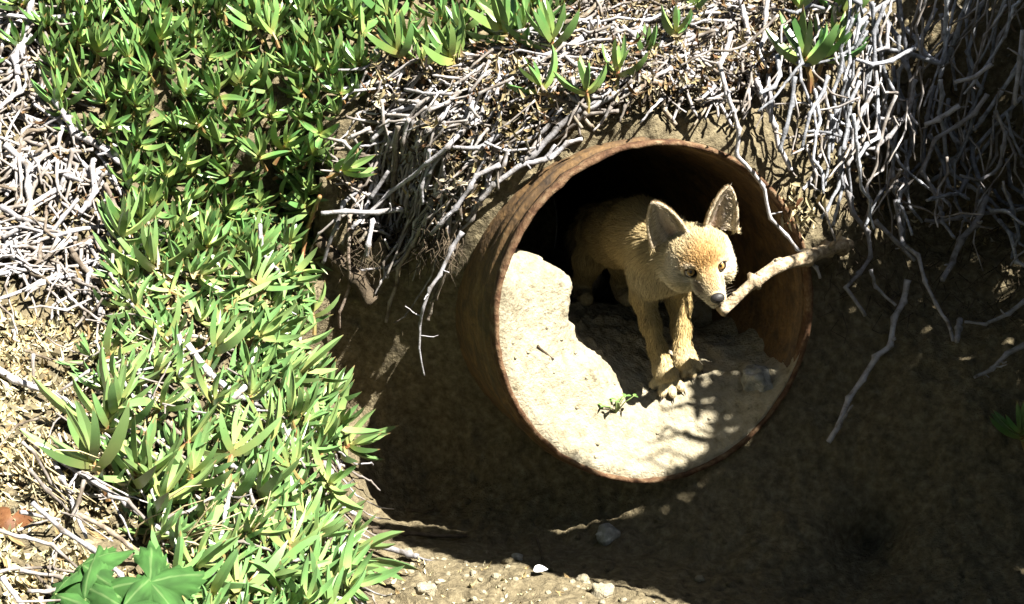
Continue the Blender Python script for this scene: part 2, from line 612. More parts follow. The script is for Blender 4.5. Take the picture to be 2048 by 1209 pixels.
def ring_surface(name, prof, mat, parent, rough=.0012, seed=1):
    """lathe a profile of (depth, radius) round the pipe's axis; closed profile"""
    th = np.linspace(0, 2 * math.pi, NSEG, endpoint=False)
    prof = np.array(prof)
    c, s = np.cos(th), np.sin(th)
    d = prof[:, 0][:, None] * np.ones_like(th)[None]
    r = prof[:, 1][:, None] * np.ones_like(th)[None]
    base = d[..., None] * AX + r[..., None] * (c[None, :, None] * LX + s[None, :, None] * np.array((0, 0, 1.0)))
    n = fbm(base, 60, 3, seed) * rough
    big = fbm(base, 5, 2, seed + 9) * .001
    base = base + (n + big)[..., None] * (c[None, :, None] * LX + s[None, :, None] * np.array((0, 0, 1.0))) + (n * .8)[..., None] * AX
    k = len(prof)
    V = base.reshape(-1, 3)
    Fc = []
    for i in range(k):
        i2 = (i + 1) % k
        for j in range(NSEG):
            j2 = (j + 1) % NSEG
            Fc.append((i * NSEG + j, i * NSEG + j2, i2 * NSEG + j2, i2 * NSEG + j))
    return mesh_obj(name, V, Fc, mat, parent, smooth=True)


pipe = empty("rusty_pipe", P0)
tag(pipe, "large rusty steel pipe mouth sticking out of the earth bank", "pipe")
# barrel: outside with ridges near the mouth, inside smooth
outer = [(.016, PR - .002)]
for a, b in ((.022, .0), (.030, -.004), (.036, .003), (.046, .0045), (.054, -.0035), (.062, .0), (.078, .0015), (.086, -.003), (.096, .001), (.14, .001), (.2, .0), (.3, .001), (.6, 0), (1.2, 0)):
    outer.append((a, PR + b))
inner = [(1.2, PR - .008), (.7, PR - .008), (.4, PR - .008), (.2, PR - .008), (.1, PR - .008), (.05, PR - .008), (.016, PR - .008)]
ring_surface("barrel", outer + inner, M["rust"], pipe, .0009, 4)
M["rim_rust"] = noise_mat("rim_rust", [(0.28, (0.03, 0.015, 0.008)), (0.44, (0.075, 0.038, 0.019)), (0.56, (0.12, 0.072, 0.038)), (0.74, (0.20, 0.15, 0.09))], scale=60, detail=9, bump=0.9, bscale=120, bdist=0.005, rough=0.8)
ring_surface("rim", [(-.003, PR - .0075), (-.004, PR - .004), (-.003, PR - .001), (.006, PR + .001), (.016, PR + .0005), (.017, PR - .0075), (.008, PR - .0085)], M["rim_rust"], pipe, .0013, 21)
endc = [P0 * 0 + 1.16 * AX + (PR - .004) * (math.cos(t) * LX + math.sin(t) * np.array((0, 0, 1.0))) for t in np.linspace(0, 2 * math.pi, 40, endpoint=False)]
mesh_obj("end_plug", endc, [tuple(range(40))], M["soil"], pipe)


# ------------------------------------------------------------------ earth washed into the pipe
def pl(p):
    r = np.asarray(p) - P0
    return r @ LX, r @ AX, p[2]


PAW_L = P(1334, 792, .085)
PAW_R = P(1374, 750, .125)
HIND_L = P(1165, 606, .37)
HIND_R = P(1248, 603, .37)
STAR = np.array((0.0, 0.0, 0.06))            # the earth's surface is star-shaped seen from here
ZC = P0[2] + STAR[2]
ctrl_e = []
for ang in (178, 190, 205, 220, 235, 250, 265, 280, 295, 310, 325, 334):
    t = math.radians(ang)
    # distance from the star point to the pipe wall
    b_ = STAR[2] * math.sin(t)
    rw = -b_ + math.sqrt(b_ * b_ - (STAR[2] ** 2 - (PR - .0105) ** 2))
    ctrl_e.append((ang, -.004, rw + .001))


def from_lz(l, d, z):
    a_ = math.degrees(math.atan2(z - ZC, l)) % 360
    if a_ < 90:
        a_ += 360
    return (a_, d, math.hypot(l, z - ZC))


for c in [(-.25, .06, .415), (-.245, .15, .40), (-.19, .09, .385), (-.16, .15, .37), (-.13, .18, .325), (-.215, .03, .30), (-.15, .04, .22), (-.125, .08, .29), (-.10, .15, .265), (-.07, .07, .215), (-.07, .16, .225),
          (-.10, .03, .135), (-.03, .06, .155), (-.02, .03, .09), (.0, .055, .128), (.03, .13, .178), (.12, .06, .135), (.12, .03, .095), (.2, .1, .19), (.16, .15, .195), (.2, .2, .215), (.1, .25, .228), (.0, .25, .228), (-.1, .28, .25),
          (0, .45, .25), (.2, .5, .22), (-.2, .5, .26), (-.2, .3, .33), (-.24, .35, .38), (0, .9, .17), (.2, .9, .17), (-.2, .9, .17)]:
    ctrl_e.append(from_lz(*c))
for p in (PAW_L, PAW_R, HIND_L, HIND_R):
    ctrl_e.append(from_lz(*pl(p)))
for d_ in (.03, .1, .2, .3, .45, .7):
    for ang, ex in ((328, .002), (340, .022)):
        t = math.radians(ang)
        b_ = STAR[2] * math.sin(t)
        ctrl_e.append((ang, d_, -b_ + math.sqrt(b_ * b_ - (STAR[2] ** 2 - (PR - .008) ** 2)) + ex))
for d_ in (0, .08, .16, .25, .4, .7):
    ctrl_e += [(358, d_, .285), (378, d_, .36), (158, d_, .36), (145, d_, .4)]
ctrl_e = np.array(ctrl_e)
KA = 0.0032
dfit = rbf_fit(np.column_stack([ctrl_e[:, 0] * KA, ctrl_e[:, 1]]), ctrl_e[:, 2], lin=.001)
aa = np.linspace(150, 368, 190)
dd = np.concatenate([np.arange(-.004, .5, .0045), np.linspace(.51, 1.18, 30)])
AA, DD = np.meshgrid(aa, dd, indexing='ij')
RO = dfit(np.stack([AA * KA, DD], -1))
ct, st = np.cos(np.radians(AA)), np.sin(np.radians(AA))
LL, ZZ = RO * ct, ZC + RO * st
pp = np.stack([LL, DD, ZZ], -1)
amp = np.clip((DD + .004) / .05, 0.1, 1) * np.clip((338 - AA) / 16, .12, 1)
bump = fbm(pp, 14, 4, 31, .55) * .006 + np.clip(vnoise(pp, 34, 32) - .2, 0, 1) * .013 + fbm(pp, 70, 3, 41, .6) * .0034 + np.clip(vnoise(pp, 62, 43) - .25, 0, 1) * .007
for p in (PAW_L, PAW_R, HIND_L, HIND_R):
    l0, d0, z0 = pl(p)
    w = np.exp(-((LL - l0) ** 2 + (DD - d0) ** 2 + (ZZ - z0) ** 2) / .03 ** 2)
    amp = amp * (1 - .9 * w)
cw = np.exp(-(((LL + .17) / .055) ** 4 + ((DD - .11) / .05) ** 4 + ((ZZ - .36) / .07) ** 4))
RO = np.maximum(RO - bump * amp - .034 * cw, .035)
b_ = STAR[2] * st
RW = -b_ + np.sqrt(b_ * b_ - (STAR[2] ** 2 - (PR - .0035) ** 2))
RO = np.minimum(RO, RW)
RO[:, 0] = RW[:, 0]
DD[:, 0] = .004
LL, ZZ = RO * ct, ZC + RO * st
dv = P0 + DD[..., None] * AX + LL[..., None] * LX + (ZZ - P0[2])[..., None] * np.array((0, 0, 1.0))
n1, n2 = LL.shape
idx = np.arange(n1 * n2).reshape(n1, n2)
dq = np.stack([idx[:-1, :-1], idx[1:, :-1], idx[1:, 1:], idx[:-1, 1:]], -1).reshape(-1, 4)
fill = mesh_obj("earth_fill", dv.reshape(-1, 3), dq.tolist(), M["pale_soil"], smooth=True)
tag(fill, "pale crumbly earth sloping down inside the mouth of the pipe", "earth", kind="structure")
fill_bvh = BVHTree.FromPolygons([Vector(v) for v in dv.reshape(-1, 3)], dq.tolist())


def floor_at(p):
    loc, nor, i, d = fill_bvh.ray_cast(Vector((p[0], p[1], .5)), Vector((0, 0, -1)))
    return loc.z if loc is not None else p[2]


def any_hit(u, v):
    d = Vector(ray(u, v)).normalized()
    best = None
    for b in (bank_bvh, fill_bvh):
        loc, nor, i, dist = b.ray_cast(Vector(CAM), d)
        if loc is not None and (best is None or dist < best[2]):
            best = (np.array(loc), np.array(nor), dist)
    return best

# ------------------------------------------------------------------ shrub beside the bank on the right, whose shade lies over the hollow
M["shrub_leaf"] = leaf_mat("shrub_leaf", [(0.0, (0.10, 0.12, 0.05)), (0.4, (0.07, 0.11, 0.045)), (1.0, (0.06, 0.10, 0.04))], trans=0.1)


def shrub(name, label, base, blobs, n, seed, leaf=.035, bare=()):
    r_ = np.random.default_rng(seed)
    rs = random.Random(seed)
    t = empty(name, base)
    tag(t, label, "shrub")
    base = np.array(base)
    g = Geo()
    for c, rad_, w in blobs:
        c = np.array(c) - base
        mid = c * np.array((.5, .5, .62)) + np.array((rs.gauss(0, .04), rs.gauss(0, .04), 0))
        p, rd = woody([np.zeros(3), mid, c], .014, .004, node=.2, jitter=.008, step=.06, rs=rs)
        g.add(*tube(p, rd, 6))
    for c0, c1, r_0 in bare:
        p, rd = woody([np.array(c0) - base, (np.array(c0) + np.array(c1)) / 2 - base + np.array((.0, .01, .02)), np.array(c1) - base], r_0, r_0 * .4, node=.06, jitter=.008, rs=rs)
        g.add(*tube(p, rd, 6))
    g.build("branches", M["root"], t)
    lg = Geo()
    tot = sum(w for _, _, w in blobs)
    for c, rad_, w in blobs:
        c = np.array(c) - base
        rad_ = np.array(rad_)
        for k in range(int(n * w / tot)):
            d = r_.normal(size=3)
            d /= np.linalg.norm(d)
            p = c + d * rad_ * r_.random() ** .45
            a = r_.normal(size=3)
            a /= np.linalg.norm(a)
            b = np.cross(a, r_.normal(size=3))
            b /= np.linalg.norm(b)
            nn = np.cross(a, b)
            L = leaf * (.7 + .7 * r_.random())
            W = L * .28
            lg.add([p - a * L * .5, p + b * W - nn * W * .4, p + a * L * .5, p - b * W - nn * W * .4, p + a * .02 * L],
                   [(0, 1, 4), (1, 2, 4), (2, 3, 4), (3, 0, 4)])
    lg.build("foliage", M["shrub_leaf"], t)
    return t


shrub("unseen_shrub", "leafy shrub leaning over the bank just right of the pipe", (1.15, -.75, -.06),
      [((1.02, -.66, 1.02), (.17, .20, .10), 1.2), ((1.10, -.36, 1.05), (.22, .20, .16), 1.4), ((1.29, -.1, 1.1), (.34, .22, .2), 1.6),
       ((1.2, -.85, .95), (.25, .14, .2), 1.4), ((1.35, -.5, .8), (.25, .3, .3), 2.0), ((.565, -.610, 1.03), (.06, .05, .03), .8), ((.655, -.645, 1.03), (.08, .075, .04), 1.3), ((.765, -.672, 1.03), (.09, .09, .05), 1.4), ((.88, -.67, 1.03), (.10, .115, .06), 1.3), ((.69, -.600, 1.03), (.12, .038, .03), 1.1), ((.58, -.588, 1.03), (.13, .027, .02), 1.5), ((.85, -.61, 1.03), (.09, .05, .03), .8), ((1.45, .1, 1.25), (.35, .2, .15), 1.2), ((1.04, .05, 1.12), (.17, .22, .10), .55), ((1.2, -.6, 1.0), (.2, .2, .15), 1.8)],
      33000, 5, bare=[((1.0, -.50, 1.02), (.80, -.44, .98), .006), ((1.0, -.45, 1.0), (.82, -.49, 1.04), .005), ((1.0, -.42, 1.05), (.80, -.40, 1.0), .007), ((.98, -.50, 1.0), (.84, -.52, 1.05), .004), ((1.0, -.36, 1.0), (.82, -.345, .96), .006), ((.95, -.55, 1.0), (.79, -.50, 1.0), .004)])
shrub("unseen_shrub", "unseen low wide shrub right of the camera, added to shade the ground", (1.3, -1.7, -.1),  # added out of view to shade the front ground and cut its bounce
      [((.75, -1.35, .95), (.30, .28, .16), 1.6), ((1.2, -1.3, 1.0), (.35, .35, .2), 1.6), ((.85, -1.95, .95), (.35, .35, .2), 1.8), ((1.3, -2.0, 1.0), (.4, .4, .25), 1.6), ((.7, -2.5, 1.0), (.5, .35, .2), 1.6), ((1.7, -1.5, .8), (.4, .5, .4), 2)],
      9000, 6, leaf=.06)
# unseen ring of tall shrubs, added to close off most of the sky
for k, (x, y, h) in enumerate([(-3.0, -.9, 5.6), (-2.8, -2.4, 6.0), (-1.8, -3.5, 6.4), (-.5, -4.0, 6.0), (1.0, -4.1, 4.8), (2.5, -3.9, 4.4), (3.5, -2.8, 3.2), (3.7, -1.3, 3.6), (3.5, .2, 4.6), (2.8, 1.6, 4.6)]):
    shrub("sky_blocking_shrub", ["unseen tall shrub at the left end of the added sky-blocking row", "unseen tall shrub second from the left in the added sky-blocking row", "unseen tall shrub third from the left in the added sky-blocking row", "tall dense shrub behind the camera's left shoulder",
                          "tall dense shrub behind the camera's right shoulder", "unseen tall shrub third from the right in the added sky-blocking row", "unseen tall shrub second from the right in the added sky-blocking row", "unseen tall shrub at the right end of the added sky-blocking row", "unseen tall shrub added to block sky on the bank top, right of the pipe", "unseen tall shrub added to block sky on the bank top, far back right"][k], (x, y, -.2),
          [((x, y, h * .25), (.95, .75, h * .3), 1), ((x, y, h * .62), (.95, .75, h * .32), 1), ((x, y, h * .88), (.7, .6, h * .2), .6)], 2600, 40 + k, leaf=.17)

shrub("sky_blocking_tree", "unseen spreading tree added to close off the sky above the bank", (-2.3, -1.6, -.2),  # unseen crown added overhead to block skylight
      [((-.9, -1.3, 4.3), (1.5, 1.7, .5), 3), ((-.2, -.3, 4.6), (1.1, 1.2, .4), 1.6), ((-1.2, .6, 4.8), (1.3, 1.0, .4), 1.5), ((.0, -1.9, 4.4), (.9, .9, .4), 1.3), ((.2, 1.2, 5.0), (1.3, 1.0, .4), 1.2), ((1.1, -.7, 5.5), (1.0, 1.7, .35), 2), ((1.7, .9, 5.4), (1.1, 1.2, .4), 1.5), ((2.8, .4, 5.6), (1.0, 1.1, .4), 1.3)], 13000, 77, leaf=.17)

# ------------------------------------------------------------------ ice plant
POLY_UP = [(60, -220), (800, -220), (760, 20), (738, 150), (700, 250), (668, 330), (645, 420), (602, 520), (480, 560), (330, 560), (262, 470), (245, 330), (140, 260), (100, 150)]
POLY_LOW = [(262, 470), (330, 560), (480, 560), (592, 540), (588, 640), (572, 720), (605, 810), (640, 880), (600, 1060), (690, 1230), (650, 1330), (330, 1330), (300, 1150), (280, 1040), (200, 960), (150, 900), (210, 830), (180, 730), (270, 690), (215, 600), (230, 520)]
POLY_TOP = [(780, -220), (1180, -220), (1160, 20), (1130, 95), (1010, 110), (880, 130), (770, 130)]
POLY_OFF = [(-900, -250), (-60, -250), (-60, 80), (-160, 400), (-900, 500)]
POLY_CORNER = [(-60, -40), (60, -40), (60, 150), (-60, 190)]

STATES = {"outer": (72, 30), "middle": (48, 16), "inner": (20, 4), "droop": (70, 105)}


def leaf_mesh(L, W, t0, t1, name, mat, rs, bend=0.0, twist=0.0):
    n = 6
    th = np.radians(np.linspace(t0, t1, n))
    ds = L / (n - 1)
    x = np.concatenate([[0], np.cumsum(np.sin((th[1:] + th[:-1]) / 2) * ds)])
    z = np.concatenate([[0], np.cumsum(np.cos((th[1:] + th[:-1]) / 2) * ds)])
    sp = np.column_stack([x, bend * L * np.linspace(0, 1, n) ** 2, z])
    prof = np.array([.62, .92, 1.0, .92, .66, .06])
    V, Fc, uv = [], [], []
    rings = []
    for i in range(n):
        t = np.array((math.sin(th[i]), 0, math.cos(th[i])))
        up = np.array((-math.cos(th[i]), 0, math.sin(th[i])))       # towards the shoot's axis
        b = np.array((0, 1.0, 0))
        tw = twist * i / (n - 1)
        b2 = b * math.cos(tw) + up * math.sin(tw)
        u2 = up * math.cos(tw) - b * math.sin(tw)
        w = W * prof[i] * .5
        rings.append((sp[i] + b2 * w + u2 * w * .35, sp[i] - b2 * w + u2 * w * .35, sp[i] - u2 * w * 1.05, sp[i] + u2 * w * .12))
    # four strips with their own vertices: crisp edges along the leaf
    pairs = [(0, 3), (3, 1), (1, 2), (2, 0)]
    for a, b in pairs:
        k0 = len(V)
        for i in range(n):
            V += [rings[i][a], rings[i][b]]
            uv += [i / (n - 1)] * 2
        for i in range(n - 1):
            Fc.append((k0 + 2 * i, k0 + 2 * i + 1, k0 + 2 * i + 3, k0 + 2 * i + 2))
    me = bpy.data.meshes.new(name)
    me.from_pydata([tuple(map(float, v)) for v in V], [], Fc)
    me.materials.append(mat)
    me.polygons.foreach_set("use_smooth", [True] * len(me.polygons))
    ul = me.uv_layers.new(name="UVMap")
    vi = np.empty(len(me.loops), dtype=np.int32)
    me.loops.foreach_get("vertex_index", vi)
    uvs = np.column_stack([np.array(uv)[vi], np.full(len(vi), .5)]).astype(np.float32)
    ul.data.foreach_set("uv", uvs.ravel())
    me.update()
    return me, np.array(V), Fc, np.array(uv)


LEAVES = {}
lrs = random.Random(3)
for mk in ("ice_leaf", "pale_leaf"):
    for st, (a, b) in STATES.items():
        LEAVES[mk, st] = [leaf_mesh((.055 if mk == 'ice_leaf' else .066) * lrs.uniform(.8, 1.15), (.0104 if mk == 'ice_leaf' else .0104) * lrs.uniform(.85, 1.15), a + lrs.uniform(-10, 10), b + lrs.uniform(-14, 14), "leaf", M[mk], lrs, lrs.uniform(-.16, .16), lrs.uniform(-.4, .4)) for _ in range(4)]

stub_mesh = {}
for k in range(3):
    V, Fc = tube([(0, 0, -.026), (.002 * (k - 1), .001, -.012), (0, 0, .006)], [.0032, .0028, .0024], 6)
    me = bpy.data.meshes.new("shoot_stem")
    me.from_pydata([tuple(map(float, v)) for v in V], [], Fc)
    me.materials.append(M["red_stem"])
    stub_mesh[k] = me


def shoot_leaves(rs, pairs, droop=0.0):
    """(state, azimuth, height, scale) of each leaf of one shoot"""
    out = []
    for k in range(pairs):
        f = k / max(1, pairs - 1)
        st = "outer" if f < .3 else ("middle" if f < .72 else "inner")
        for h in range(2):
            s_ = st
            if k == 0 and rs.random() < droop:
                s_ = "droop"
            out.append((s_, k * 90 + h * 180 + rs.uniform(-22, 22), .0035 * k, (1.0 - .38 * f) * rs.uniform(.82, 1.12)))
    return out


def basis(axis, spin):
    a = Vector(axis).normalized()
    return a.to_track_quat('Z', 'Y').to_matrix().to_4x4() @ Matrix.Rotation(spin, 4, 'Z')


def place_shoot(pos, axis, scale, rs, mk, label, group=None, pairs=4, cat="succulent", name="ice_plant_shoot", droop=.15):
    o = bpy.data.objects.new(name, stub_mesh[rs.randrange(3)])
    COL.objects.link(o)
    o.matrix_world = Matrix.Translation(Vector(pos)) @ basis(axis, rs.uniform(0, 6.28)) @ Matrix.Scale(scale, 4)
    tag(o, label, cat, group)
    for st, az, h, sc in shoot_leaves(rs, pairs, droop):
        lf = bpy.data.objects.new("leaf", rs.choice(LEAVES[mk, st])[0])
        COL.objects.link(lf)
        lf.parent = o
        lf.matrix_local = Matrix.Translation((0, 0, h)) @ Matrix.Rotation(math.radians(az), 4, 'Z') @ Matrix.Scale(sc, 4)
    return o


class LeafMass:
    def __init__(self):
        self.v, self.f, self.u, self.n = [], [], [], 0

    def shoot(self, pos, axis, scale, rs, mk, pairs=4):
        Mw = Matrix.Translation(Vector(pos)) @ basis(axis, rs.uniform(0, 6.28)) @ Matrix.Scale(scale, 4)
        for st, az, h, sc in shoot_leaves(rs, pairs, .2):
            me, V, Fc, u = rs.choice(LEAVES[mk, st])
            m = np.array(Mw @ Matrix.Translation((0, 0, h)) @ Matrix.Rotation(math.radians(az), 4, 'Z') @ Matrix.Scale(sc, 4))
            self.v.append(V @ m[:3, :3].T + m[:3, 3])
            self.f += [tuple(i + self.n for i in f) for f in Fc]
            self.u.append(u)
            self.n += len(V)

    def build(self, name, mat):
        o = mesh_obj(name, np.concatenate(self.v), self.f, mat, None, True)
        u = np.concatenate(self.u)
        ul = o.data.uv_layers.new(name="UVMap")
        vi = np.empty(len(o.data.loops), dtype=np.int32)
        o.data.loops.foreach_get("vertex_index", vi)
        ul.data.foreach_set("uv", np.column_stack([u[vi], np.full(len(vi), .5)]).astype(np.float32).ravel())
        return o


def bank_normal(x, q):
    e = .02
    a = surf(x + e, q) - surf(x - e, q)
    b = surf(x, q + e) - surf(x, q - e)
    n = np.cross(a, b)
    return n / np.linalg.norm(n)


def scatter(poly, spacing, tries, rs, xr=(-1.3, 1.3), qr=(-.6, 1.3)):
    """spread points evenly over the part of the bank a region covers"""
    out, cell = [], {}
    for r_ in sample_bank(poly, tries, xr, qr):
        x, q, p, u, v = r_[0], r_[1], r_[2:5], r_[5], r_[6]
        key = (int(p[0] / spacing), int(p[1] / spacing), int(p[2] / spacing))
        ok = True
        for dx in (-1, 0, 1):
            for dy in (-1, 0, 1):
                for dz in (-1, 0, 1):
                    for w in cell.get((key[0] + dx, key[1] + dy, key[2] + dz), ()):
                        if (w[0] - p[0]) ** 2 + (w[1] - p[1]) ** 2 + (w[2] - p[2]) ** 2 < spacing * spacing:
                            ok = False
        if ok:
            cell.setdefault(key, []).append(p)
            out.append((x, q, p, u, v))
    return out


rs = random.Random(11)
UPV = np.array((0, 0, 1.0))


def shoot_axis(n, rs, lean=.65, k=.46):
    a = n * lean + UPV * .75 + np.array((rs.gauss(0, k), rs.gauss(0, k) - .1, rs.gauss(0, k * .6)))
    return a / np.linalg.norm(a)


REGIONS = [
    (POLY_UP, .034, 2500, "ice_leaf", 1.0, "green ice plant shoot in the dense mat on the upper left bank", "ice plant shoots matting the upper left bank"),
    (POLY_LOW, .046, 2500, "pale_leaf", 1.05, "pale green ice plant shoot sprawling over the lower left mound", "ice plant shoots sprawling over the lower left mound"),
    (POLY_TOP, .050, 900, "ice_leaf", 1.05, "green ice plant shoot among dead stems at the top edge above the pipe", "ice plant shoots along the top edge"),
    (POLY_CORNER, .06, 300, "ice_leaf", 1.0, "green ice plant shoot at the top left corner", "ice plant shoots in the top left corner"),
]
mass = {"ice_leaf": LeafMass(), "pale_leaf": LeafMass()}
n_ind = 0
SH_AUTO = []
for poly, spc, tries, mk, scl, lab, grp in REGIONS:
    pts = scatter(poly, spc, tries, rs)
    for x, q, p, u, v in pts:
        n = bank_normal(x, q)
        s_ = scl * rs.uniform(.8, 1.2)
        if v > 800:
            s_ *= 1.12
        pos = p + n * rs.uniform(.018, .045)
        ax = shoot_axis(n, rs, *((.45, .85) if poly is POLY_LOW else (.65, .46)))
        infr = 4 < u < 2044 and 4 < v < 1205
        if infr and n_ind < 275:
            SH_AUTO.append((place_shoot(pos, ax, s_, rs, mk, lab, grp, pairs=rs.choice((4, 4, 5))), [pos, pos + ax * .05]))
            n_ind += 1
        else:
            mass[mk].shoot(pos, ax, s_, rs, mk)
# a lower layer of old shoots that fills the gaps of the mat
for poly, spc, mk in ((POLY_UP, .023, "ice_leaf"), (POLY_LOW, .031, "pale_leaf"), (POLY_OFF, .05, "ice_leaf"), (POLY_TOP, .04, "ice_leaf")):
    for x, q, p, u, v in scatter(poly, spc, 2600, rs):
        n = bank_normal(x, q)
        mass[mk].shoot(p + n * rs.uniform(.0, .022), shoot_axis(n, rs, .8, .55), rs.uniform(.75, 1.1), rs, mk, pairs=rs.choice((3, 4)))
for mk, nm, lb in (("ice_leaf", "ice_plant_undergrowth", "older green ice plant leaves filling the upper left mat"), ("pale_leaf", "ice_plant_undergrowth", "older pale ice plant leaves filling the lower left mat")):
    tag(mass[mk].build(nm, M[mk]), lb, "ground cover", kind="stuff")
print("individual shoots", n_ind)


def img_dir(du, dv, toward=.35):
    d = R_ * du - U_ * dv - F_ * toward
    return d / np.linalg.norm(d)


TRACED = [  # u, v, lift, scale, du, dv, pairs, label
    (800, 112, .03, 1.1, -.5, -1, 4, "ice plant shoot at the left end of the red runner above the root mat"),
    (905, 122, .035, 1.1, -.6, -1, 4, "ice plant shoot pointing up left midway along the red runner"),
    (845, 128, .035, .9, .0, -1, 3, "small ice plant shoot between two larger ones on the red runner"),
    (1015, 72, .04, 1.3, -.6, -.9, 4, "large bright ice plant shoot at the right end of the red runner"),
    (1105, 92, .04, 1.15, -.3, -1, 4, "bright ice plant shoot right of the red runner's end, near the top"),
    (1085, 178, .03, .95, -.6, -.9, 3, "ice plant shoot leaning left, lowest left of the pair above the thick white stem"),
    (1172, 186, .03, .9, -.1, -1, 3, "upright ice plant shoot, right of the pair above the thick white stem"),
    (1235, 150, .03, .95, .1, -1, 3, "ice plant shoot resting on the long diagonal white stem"),
    (1295, 112, .03, .95, .1, -1, 3, "dark green ice plant shoot just above the long diagonal white stem"),
    (1350, 70, .03, .9, .1, -1, 3, "small shaded ice plant shoot below the top edge, left of the hanging white stems"),
    (1385, 20, .03, .9, .2, -1, 3, "ice plant shoot at the top edge left of the hanging white stems"),
    (1612, 128, .06, 1.35, -.25, -1, 5, "large bright ice plant shoot standing alone among dead stems above the pipe's right side"),
    (1645, 120, .05, 1.1, .35, -1, 4, "half shaded ice plant shoot just right of the large lone one"),
    (1675, 100, .045, 1.0, .25, -1, 4, "smaller ice plant shoot by the white stem arch at the top right"),
    (1600, 20, .05, 1.0, .1, -1, 3, "ice plant shoot at the top edge above the large lone one"),
    (1690, 30, .05, 1.1, -.1, -1, 4, "ice plant shoot at the top edge beside the white stem arch"),
    (690, 895, .05, 1.5, .95, -.35, 5, "pale ice plant shoot reaching right into the dark hollow"),
    (655, 1035, .04, 1.2, .5, -.6, 4, "pale ice plant shoot at the right edge of the mound, low beside the hollow"),
    (640, 812, .04, 1.15, .4, -1, 4, "ice plant shoot standing up at the mound's edge above the hollow"),
    (2045, 880, .02, 1.3, -.5, -1, 4, "dark ice plant shoot in deep shade at the right edge"),
    (680, 345, .03, 1.2, .75, -.3, 4, "dark shaded ice plant shoot at the right rim of the upper mat"),
    (700, 1075, .03, 1.0, .6, -.8, 3, "small ice plant shoot on the sunlit dirt lip"),
    (215, 860, .05, 1.5, .05, -1, 4, "tall grey green ice plant shoot on the dirt at the left of the mound"),
    (190, 940, .05, 1.6, -.35, -1, 4, "big ice plant shoot with thick leaves in front of the tall grey green one"),
    (270, 960, .05, 1.6, .3, -1, 4, "big ice plant shoot with leaves fanned to the right in the lower left"),
    (320, 1010, .05, 1.5, .5, -1, 4, "big ice plant shoot leaning right, lowest of the lower left group"),
    (380, 960, .05, 1.4, .2, -1, 4, "big ice plant shoot with pale tips in the middle of the lower mound"),
    (700, 1120, .03, 1.7, .9, .35, 3, "long leaved ice plant shoot lying flat across the sunlit dirt at the bottom"),
    (310, 540, .05, 1.35, -.05, -1, 5, "bushy ice plant rosette at the edge of the white dead stems"),
    (245, 460, .04, 1.2, -.1, -1, 4, "ice plant rosette standing among the white dead stems on the left"),
]
for u, v, lift, sc, du, dv, pr, lab in TRACED:
    loc, nor = bank_hit(u, v)
    if loc is None:
        continue
    d = ray(u, v)
    if 780 < u < 1720 and v < 200:
        lift, sc = lift + .04, sc * 1.3
    pos = loc - d / np.linalg.norm(d) * lift
    place_shoot(pos, img_dir(du, dv), sc, rs, "pale_leaf" if v > 480 and u < 800 else "ice_leaf", lab, "single ice plant shoots that stand out", pairs=pr, droop=0)

# ------------------------------------------------------------------ dead stems
def lifted(pix, lift, rel=True):
    """points in front of the bank behind the given photograph positions; lift in metres, or explicit depth"""
    out = []
    for k, c in enumerate(pix):
        u, v = c[:2]
        if len(c) > 2:
            out.append(P(u, v, c[2]))
            continue
        loc, nor = bank_hit(u, v)
        d = ray(u, v)
        d = d / np.linalg.norm(d)
        out.append(loc - d * lift)
    out = np.array(out)
    # never jump in depth from one joint to the next
    for _ in range(2):
        if len(out) > 2 and not any(len(c) > 2 for c in pix):
            yy = out[:, 1].copy()
            for i in range(len(out)):
                a, b = max(0, i - 1), min(len(out) - 1, i + 1)
                ym = min(yy[i], (yy[a] + yy[i] + yy[b]) / 3)
                out[i] = P(pix[i][0], pix[i][1], ym)
    return out


def dead_stem(pts, r0, r1, label, group=None, mat="stem", name="dead_stem", twigs=0, sides=7, jitter=.0032, node=.038):
    base = np.array(pts[0])
    p, rd = woody(np.array(pts) - base, r0, r1, node=node, jitter=jitter, step=.010, rs=rs)
    V, Fc = tube(p, rd, sides)
    o = mesh_obj(name, V, Fc, M[mat], None, True)
    o.location = base
    tag(o, label, "dead stem" if name == "dead_stem" else "root", group)
    for k in range(twigs):
        i = rs.randrange(2, len(p) - 2) if len(p) > 5 else 1
        d = np.array((rs.gauss(0, .8), rs.gauss(-.3, .6), rs.gauss(-.3, .8)))
        d = d / np.linalg.norm(d)
        L = rs.uniform(.012, .035)
        q, r2 = woody([p[i], p[i] + d * L * .6 + np.array((0, 0, -.003)), p[i] + d * L], rd[i] * .55, rd[i] * .3, node=.02, jitter=.001, step=.006, rs=rs)
        V, Fc = tube(q, r2, 5)
        mesh_obj("twig", V, Fc, M[mat], o, True)
    return o


